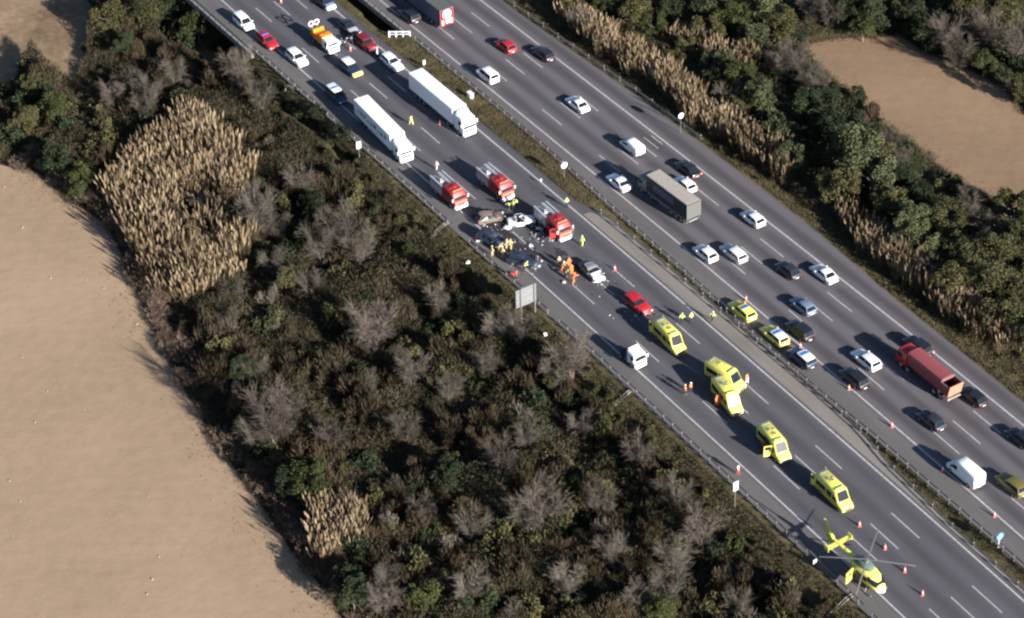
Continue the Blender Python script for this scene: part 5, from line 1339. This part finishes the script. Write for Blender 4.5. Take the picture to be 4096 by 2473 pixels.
fill_poly(RFIELD, 1.7, reed(REED, 'clump of bright orange tan reeds at the edge of the lower field', .85, 1.0), -3.5)

# individual bushes
def scatter(n, kind, rlo, rhi, test, lab, grp, cat='bush', mind=0.0, name='bush'):
    c = 0; tries = 0
    while c < n and tries < n * 60:
        tries += 1; px, py = rng.uniform(-60, 4150), rng.uniform(-40, 2560)
        if not test(px, py): continue
        p = on_ground(px, py); r = rng.uniform(rlo, rhi)
        o = link(name, rng.choice(BUSH[kind]), None, p); o.scale = (r, r, r * rng.uniform(.9, 1.55)); o.rotation_euler.z = rng.uniform(0, 6.28)
        tag(o, lab % where(px, py), cat, (grp + ' ' + where(px, py))); c += 1
FW = [tuple(at(x, y, -3.5))[:2] for x, y in FIELD_L]; FR = [tuple(at(x, y, -1.0))[:2] for x, y in FIELD_R]; PW = [tuple(at(x, y, -3.5))[:2] for x, y in PATCH]
def soil(X, Y): return pip(X, Y, FW) | pip(X, Y, FR) | pip(X, Y, PW)
BW = [tuple(at(x, y, -3.2))[:2] for x, y in BED]
def left_ok(px, py):
    p = at(px, py, -3.4); s, t = ST(p.x, p.y)
    return t < -7.8 and float(seg_dist(p.x, p.y, FW[1:23])) > 4.0 and not soil([p.x], [p.y])[0] and not pip([p.x], [p.y], BW)[0]
def right_ok(px, py):
    p = at(px, py, -1.0); s, t = ST(p.x, p.y)
    return t > 49 and not soil([p.x], [p.y])[0]
def verge_ok(px, py):
    p = at(px, py, -.5); s, t = ST(p.x, p.y); return 41.5 < t < 45.5 and s < 60
def slope_ok(px, py):
    p = at(px, py, -1.5); s, t = ST(p.x, p.y); return -9 < t < -5.2
scatter(210, 'brown', 1.5, 3.2, left_ok, 'brown tangled bramble bush %s', 'brown bramble bushes', 'bramble bush', name='bramble_bush')
scatter(38, 'grey', 1.3, 2.4, left_ok, 'grey twiggy bush %s', 'grey twiggy bushes', 'twiggy bush', name='twiggy_bush')
scatter(130, 'olive', 1.3, 3.0, left_ok, 'olive green bush %s', 'olive green bushes', 'olive bush', name='olive_bush')
scatter(30, 'green', .8, 1.9, left_ok, 'fresh green bush %s', 'fresh green bushes', 'evergreen bush', name='evergreen_bush')
scatter(85, 'dark', 1.5, 3.1, left_ok, 'dark green bush %s', 'dark green bushes', 'evergreen bush', name='evergreen_bush')
scatter(70, 'olive', .5, 1.3, slope_ok, 'low olive green shrub on the grass slope %s', 'low olive shrubs on the grass slope', 'olive bush', name='olive_bush')
scatter(30, 'brown', .5, 1.3, slope_ok, 'low brown shrub on the grass slope %s', 'low brown shrubs on the grass slope', 'bramble bush', name='bramble_bush')
scatter(70, 'olive', 1.0, 2.4, right_ok, 'olive green bush on the far side %s', 'olive green bushes on the far side', 'olive bush', name='olive_bush')
scatter(90, 'dark', 1.2, 2.8, right_ok, 'dark green bush on the far side %s', 'dark green bushes on the far side', 'evergreen bush', name='evergreen_bush')
scatter(60, 'brown', 1.2, 2.4, right_ok, 'brown leafless bush on the far side %s', 'brown leafless bushes on the far side', 'bramble bush', name='bramble_bush')
scatter(45, 'olive', .4, .9, verge_ok, 'low olive green shrub on the far verge %s', 'low olive shrubs on the far verge', 'olive bush', name='olive_bush')
for (x1, y1), (x2, y2) in zip(shade_gully[:-1], shade_gully[1:]):  # dark bushes put in so the shadow band reads nearly black
    for k in range(3):
        q_ = (k + .5) / 3; X = x1 + (x2 - x1) * q_ + rng.uniform(-.5, .5); Y = y1 + (y2 - y1) * q_ + rng.uniform(-.5, .5); r = rng.uniform(1.0, 1.6)
        o = link('evergreen_bush', rng.choice(BUSH['dark']), None, (X, Y, gz(X, Y))); o.scale = (r * 1.3, r * 1.3, r); o.rotation_euler.z = rng.uniform(0, 6)
        tag(o, 'dark bush added to blacken the trough below the bridge and embankment', 'evergreen bush', 'dark bushes added to blacken the trough')
for i, (x, y, kd) in enumerate(((820, 860, 'brown'), (790, 900, 'dark'), (560, 640, 'brown'), (690, 760, 'brown'), (620, 860, 'brown'), (1000, 860, 'olive'), (880, 860, 'brown'), (500, 930, 'olive'), (760, 1030, 'brown'), (450, 700, 'olive'))):
    pp = on_ground(x, y + 40); o = link('bramble_bush' if kd == 'brown' else 'olive_bush' if kd == 'olive' else 'evergreen_bush', BUSH[kd][i % 4], None, pp); o.scale = (2.0, 2.0, 3.0)
    tag(o, {'brown': 'brown', 'olive': 'olive green', 'dark': 'dark green'}[kd] + ' bush growing through the big golden reed bed', {'brown': 'bramble bush', 'olive': 'olive bush', 'dark': 'evergreen bush'}[kd], 'bushes in the golden reed bed')
# dry stems along the field edge
def edge_stems(poly, n, inw, lab, z, lo=.8, hi=1.35):
    pts = [at(x, y, z) for x, y in poly]
    for k in range(n):
        q = rng.random() * (len(pts) - 1); i = int(q); p = pts[i].lerp(pts[i + 1], q - i); d = (pts[i + 1] - pts[i]).normalized(); side = Vector((-d.y, d.x, 0)) * rng.uniform(*inw); p = p + side
        if soil([p.x], [p.y])[0]: continue
        o = link('dry_stem_clump', rng.choice(DRY), None, (p.x, p.y, gz(p.x, p.y))); kk = rng.uniform(lo, hi); o.scale = (kk, kk, kk * rng.uniform(.8, 1.2)); o.rotation_euler.z = rng.uniform(-.6, .6); tag(o, lab, 'dry stems', lab)
edge_stems(FIELD_L[1:22], 230, (.3, 6.0), 'clump of dry pinkish stems along the edge of the ploughed field', -3.5, .5, 1.0)
edge_stems(FIELD_R[6:24], 70, (-.6, 1.2), 'clump of dry stems at the rim of the far field', -1.0, .5, .8)

# ground cover: too many to count
def cover(name, mat, srange, trange, test, dens, hfun, lsz, seed, surf=True, updir=.8, wd=.4, label=None):
    rs = np.random.RandomState(seed); n = int((srange[1] - srange[0]) * (trange[1] - trange[0]) * dens)
    s = rs.uniform(*srange, n); t = rs.uniform(*trange, n); x, y = RS(s, t); px, py = proj(x, y, -2.0)
    k = (px > -120) & (px < 4220) & (py > -160) & (py < 2640) & test(x, y, s, t); x, y, s, t = x[k], y[k], s[k], t[k]
    g = ground_z(x, y); h = hfun(x, y, s, t); P = np.stack([x, y, g + h * rs.uniform(.55, 1.12, len(x)) + .03], 1); D = rs.normal(size=(len(x), 3)) * .6; D[:, 2] += updir
    parts = [blades(P, rs.uniform(lsz[0], lsz[1], len(x)), rs.uniform(lsz[0], lsz[1], len(x)) * wd, D, rs)]
    if surf:
        st = .8; sa = np.arange(srange[0], srange[1], st); ta = np.arange(trange[0], trange[1], st); S2, T2 = np.meshgrid(sa, ta, indexing='ij'); X2, Y2 = RS(S2, T2); ok = test(X2.ravel(), Y2.ravel(), S2.ravel(), T2.ravel()).reshape(S2.shape)
        Z2 = ground_z(X2, Y2) + hfun(X2, Y2, S2, T2) * .7 - .05; V2 = np.stack([X2, Y2, Z2], -1).reshape(-1, 3); m_ = len(ta)
        i, j = np.meshgrid(np.arange(len(sa) - 1), np.arange(m_ - 1), indexing='ij'); okq = ok[:-1, :-1] & ok[1:, :-1] & ok[:-1, 1:] & ok[1:, 1:]
        b = (i * m_ + j)[okq]; parts.append((V2, np.stack([b, b + m_, b + m_ + 1, b + 1], -1)))
    V, F = join(parts); o = link(name, npmesh(name, V, F, mat)); tag(o, label, None, None, 'stuff'); return o
def h_scrub(x, y, s, t):
    h = 2.4 * vnoise(x, y, 8.5, 1) ** 2 + 1.1 * vnoise(x, y, 2.8, 2) ** 1.4 + .7 * vnoise(x, y, 1.1, 3)
    return h * np.clip((-6.5 - t) / 5, .12, 1) * np.clip(seg_dist(x, y, shade_gully) / 5.0, .1, 1) * np.clip(seg_dist(x, y, FW[1:23]) / 6.0, .12, 1)
cover('scrub', ML_scrub, (-128, 92), (-112, -7), lambda x, y, s, t: ~soil(x, y), 55, h_scrub, (.3, .85), 31, wd=.2, updir=1.0, label='tangled brown scrub covering the low ground')
def h_wood(x, y, s, t):
    return (1.8 * vnoise(x, y, 6, 11) ** 1.5 + 1.1 * vnoise(x, y, 2.2, 12) + .5 * vnoise(x, y, 1.0, 13)) * np.clip((t - 46) / 4, .1, 1)
cover('undergrowth', ML_scrub2, (-90, 95), (46, 128), lambda x, y, s, t: ~soil(x, y), 26, h_wood, (.22, .5), 32, label='mixed undergrowth between the reeds and the far field')
cover('grass', ML_grass, (-128, 95), (-9.5, LED - .5), lambda x, y, s, t: (s > -86), 45, lambda x, y, s, t: .12 + .35 * vnoise(x, y, 1.4, 21) ** 2, (.12, .34), 33, False, label='rough grass on the embankment slope')
cover('grass', ML_grass, (-75, 95), (38.9, 48), lambda x, y, s, t: t > interp(s, RED) + .45, 50, lambda x, y, s, t: (.15 + .9 * vnoise(x, y, 1.5, 22) ** 1.5) * np.clip((t - interp(s, RED)) / 3, .2, 1), (.14, .4), 34, False, label='rough grass on the far verge')
cover('grass', ML_grass, (-72, -13), (15.6, 19.9), lambda x, y, s, t: (t < interp(s, TM2) - .15) & (t > interp(s, TM1) + .15), 60, lambda x, y, s, t: .08 + .2 * vnoise(x, y, 1.2, 23), (.1, .26), 35, False, label='dry grass on the median')
cover('grass', ML_grass, (42, 100), (14.6, 18), lambda x, y, s, t: (t < interp(s, TM2) - .15) & (t > interp(s, TM1) + .15), 50, lambda x, y, s, t: .08 + .3 * vnoise(x, y, 1.2, 24), (.1, .3), 36, False, label='weeds in the median trough')

# weeds and stones straggling over the field margins
def margin(poly, z, n, seed):
    rs = np.random.RandomState(seed); pts = [at(x, y, z) for x, y in poly]; c = sum((Vector((q_.x, q_.y, 0)) for q_ in pts), Vector()) / len(pts); P = []
    for k in range(n):
        q_ = rs.rand() * (len(pts) - 1); i = int(q_); a = pts[i].lerp(pts[i + 1], q_ - i); d = (pts[i + 1] - pts[i]).normalized(); sd_ = Vector((-d.y, d.x, 0)); a = a + sd_ * rs.normal() * (.5 if rs.rand() < .8 else 2.2)
        P.append((a.x, a.y, z + .08))
    P = np.array(P); D = rs.normal(size=P.shape) * .6; D[:, 2] += .9
    return blades(P, rs.uniform(.15, .45, n), rs.uniform(.05, .12, n), D, rs)
V, F = join([margin(FIELD_L[1:23], -3.5, 9000, 61), margin(FIELD_R, -1.0, 5000, 62)])
tag(link('weeds', npmesh('weeds', V, F, ML_dry)), 'dry weeds straggling over the edges of both fields', None, None, 'stuff')
M_stone = paint('pale_stone', (.34, .27, .19), .9, dirt=.3)
rs = np.random.RandomState(77); m = MB(); k = 0
while k < 26:
    px, py = rs.uniform(0, 1400), rs.uniform(640, 2470); p = at(px, py, -3.5)
    if not soil([p.x], [p.y])[0]: continue
    r_ = rs.uniform(.05, .16); m.box((p.x, p.y, -3.5 + r_ * .3), (r_ * 2, r_ * 1.5, r_), rz=rs.uniform(0, 3), taper=.7); k += 1
tag(m.build('stones', M_stone, None, False), 'scattered pale stones on the ploughed field', None, None, 'stuff')
# litter along the verges
for i, (x, y, lab) in enumerate(((1872, 1057, 'white plastic box lying on the slope left of the big sign'), (2045, 1290, 'small white litter on the bank below the big road sign'), (2180, 1345, 'pale litter on the bank at the foot of the bare trees'), (2600, 2030, 'white litter in the scrub left of the tall plate'), (745, 1410, 'pale sack at the edge of the ploughed field'))):
    p = on_ground(x, y); m = MB(); m.loft([ring(-.3, .22, 0, .2, .05), ring(0, .3, 0, .34, .06), ring(.3, .2, 0, .22, .05)]); o = m.build('litter_sack', M_whitec); o.location = p + Vector((0, 0, .25)); o.rotation_euler.z = i; tag(o, lab, 'litter', 'white litter on the banks')
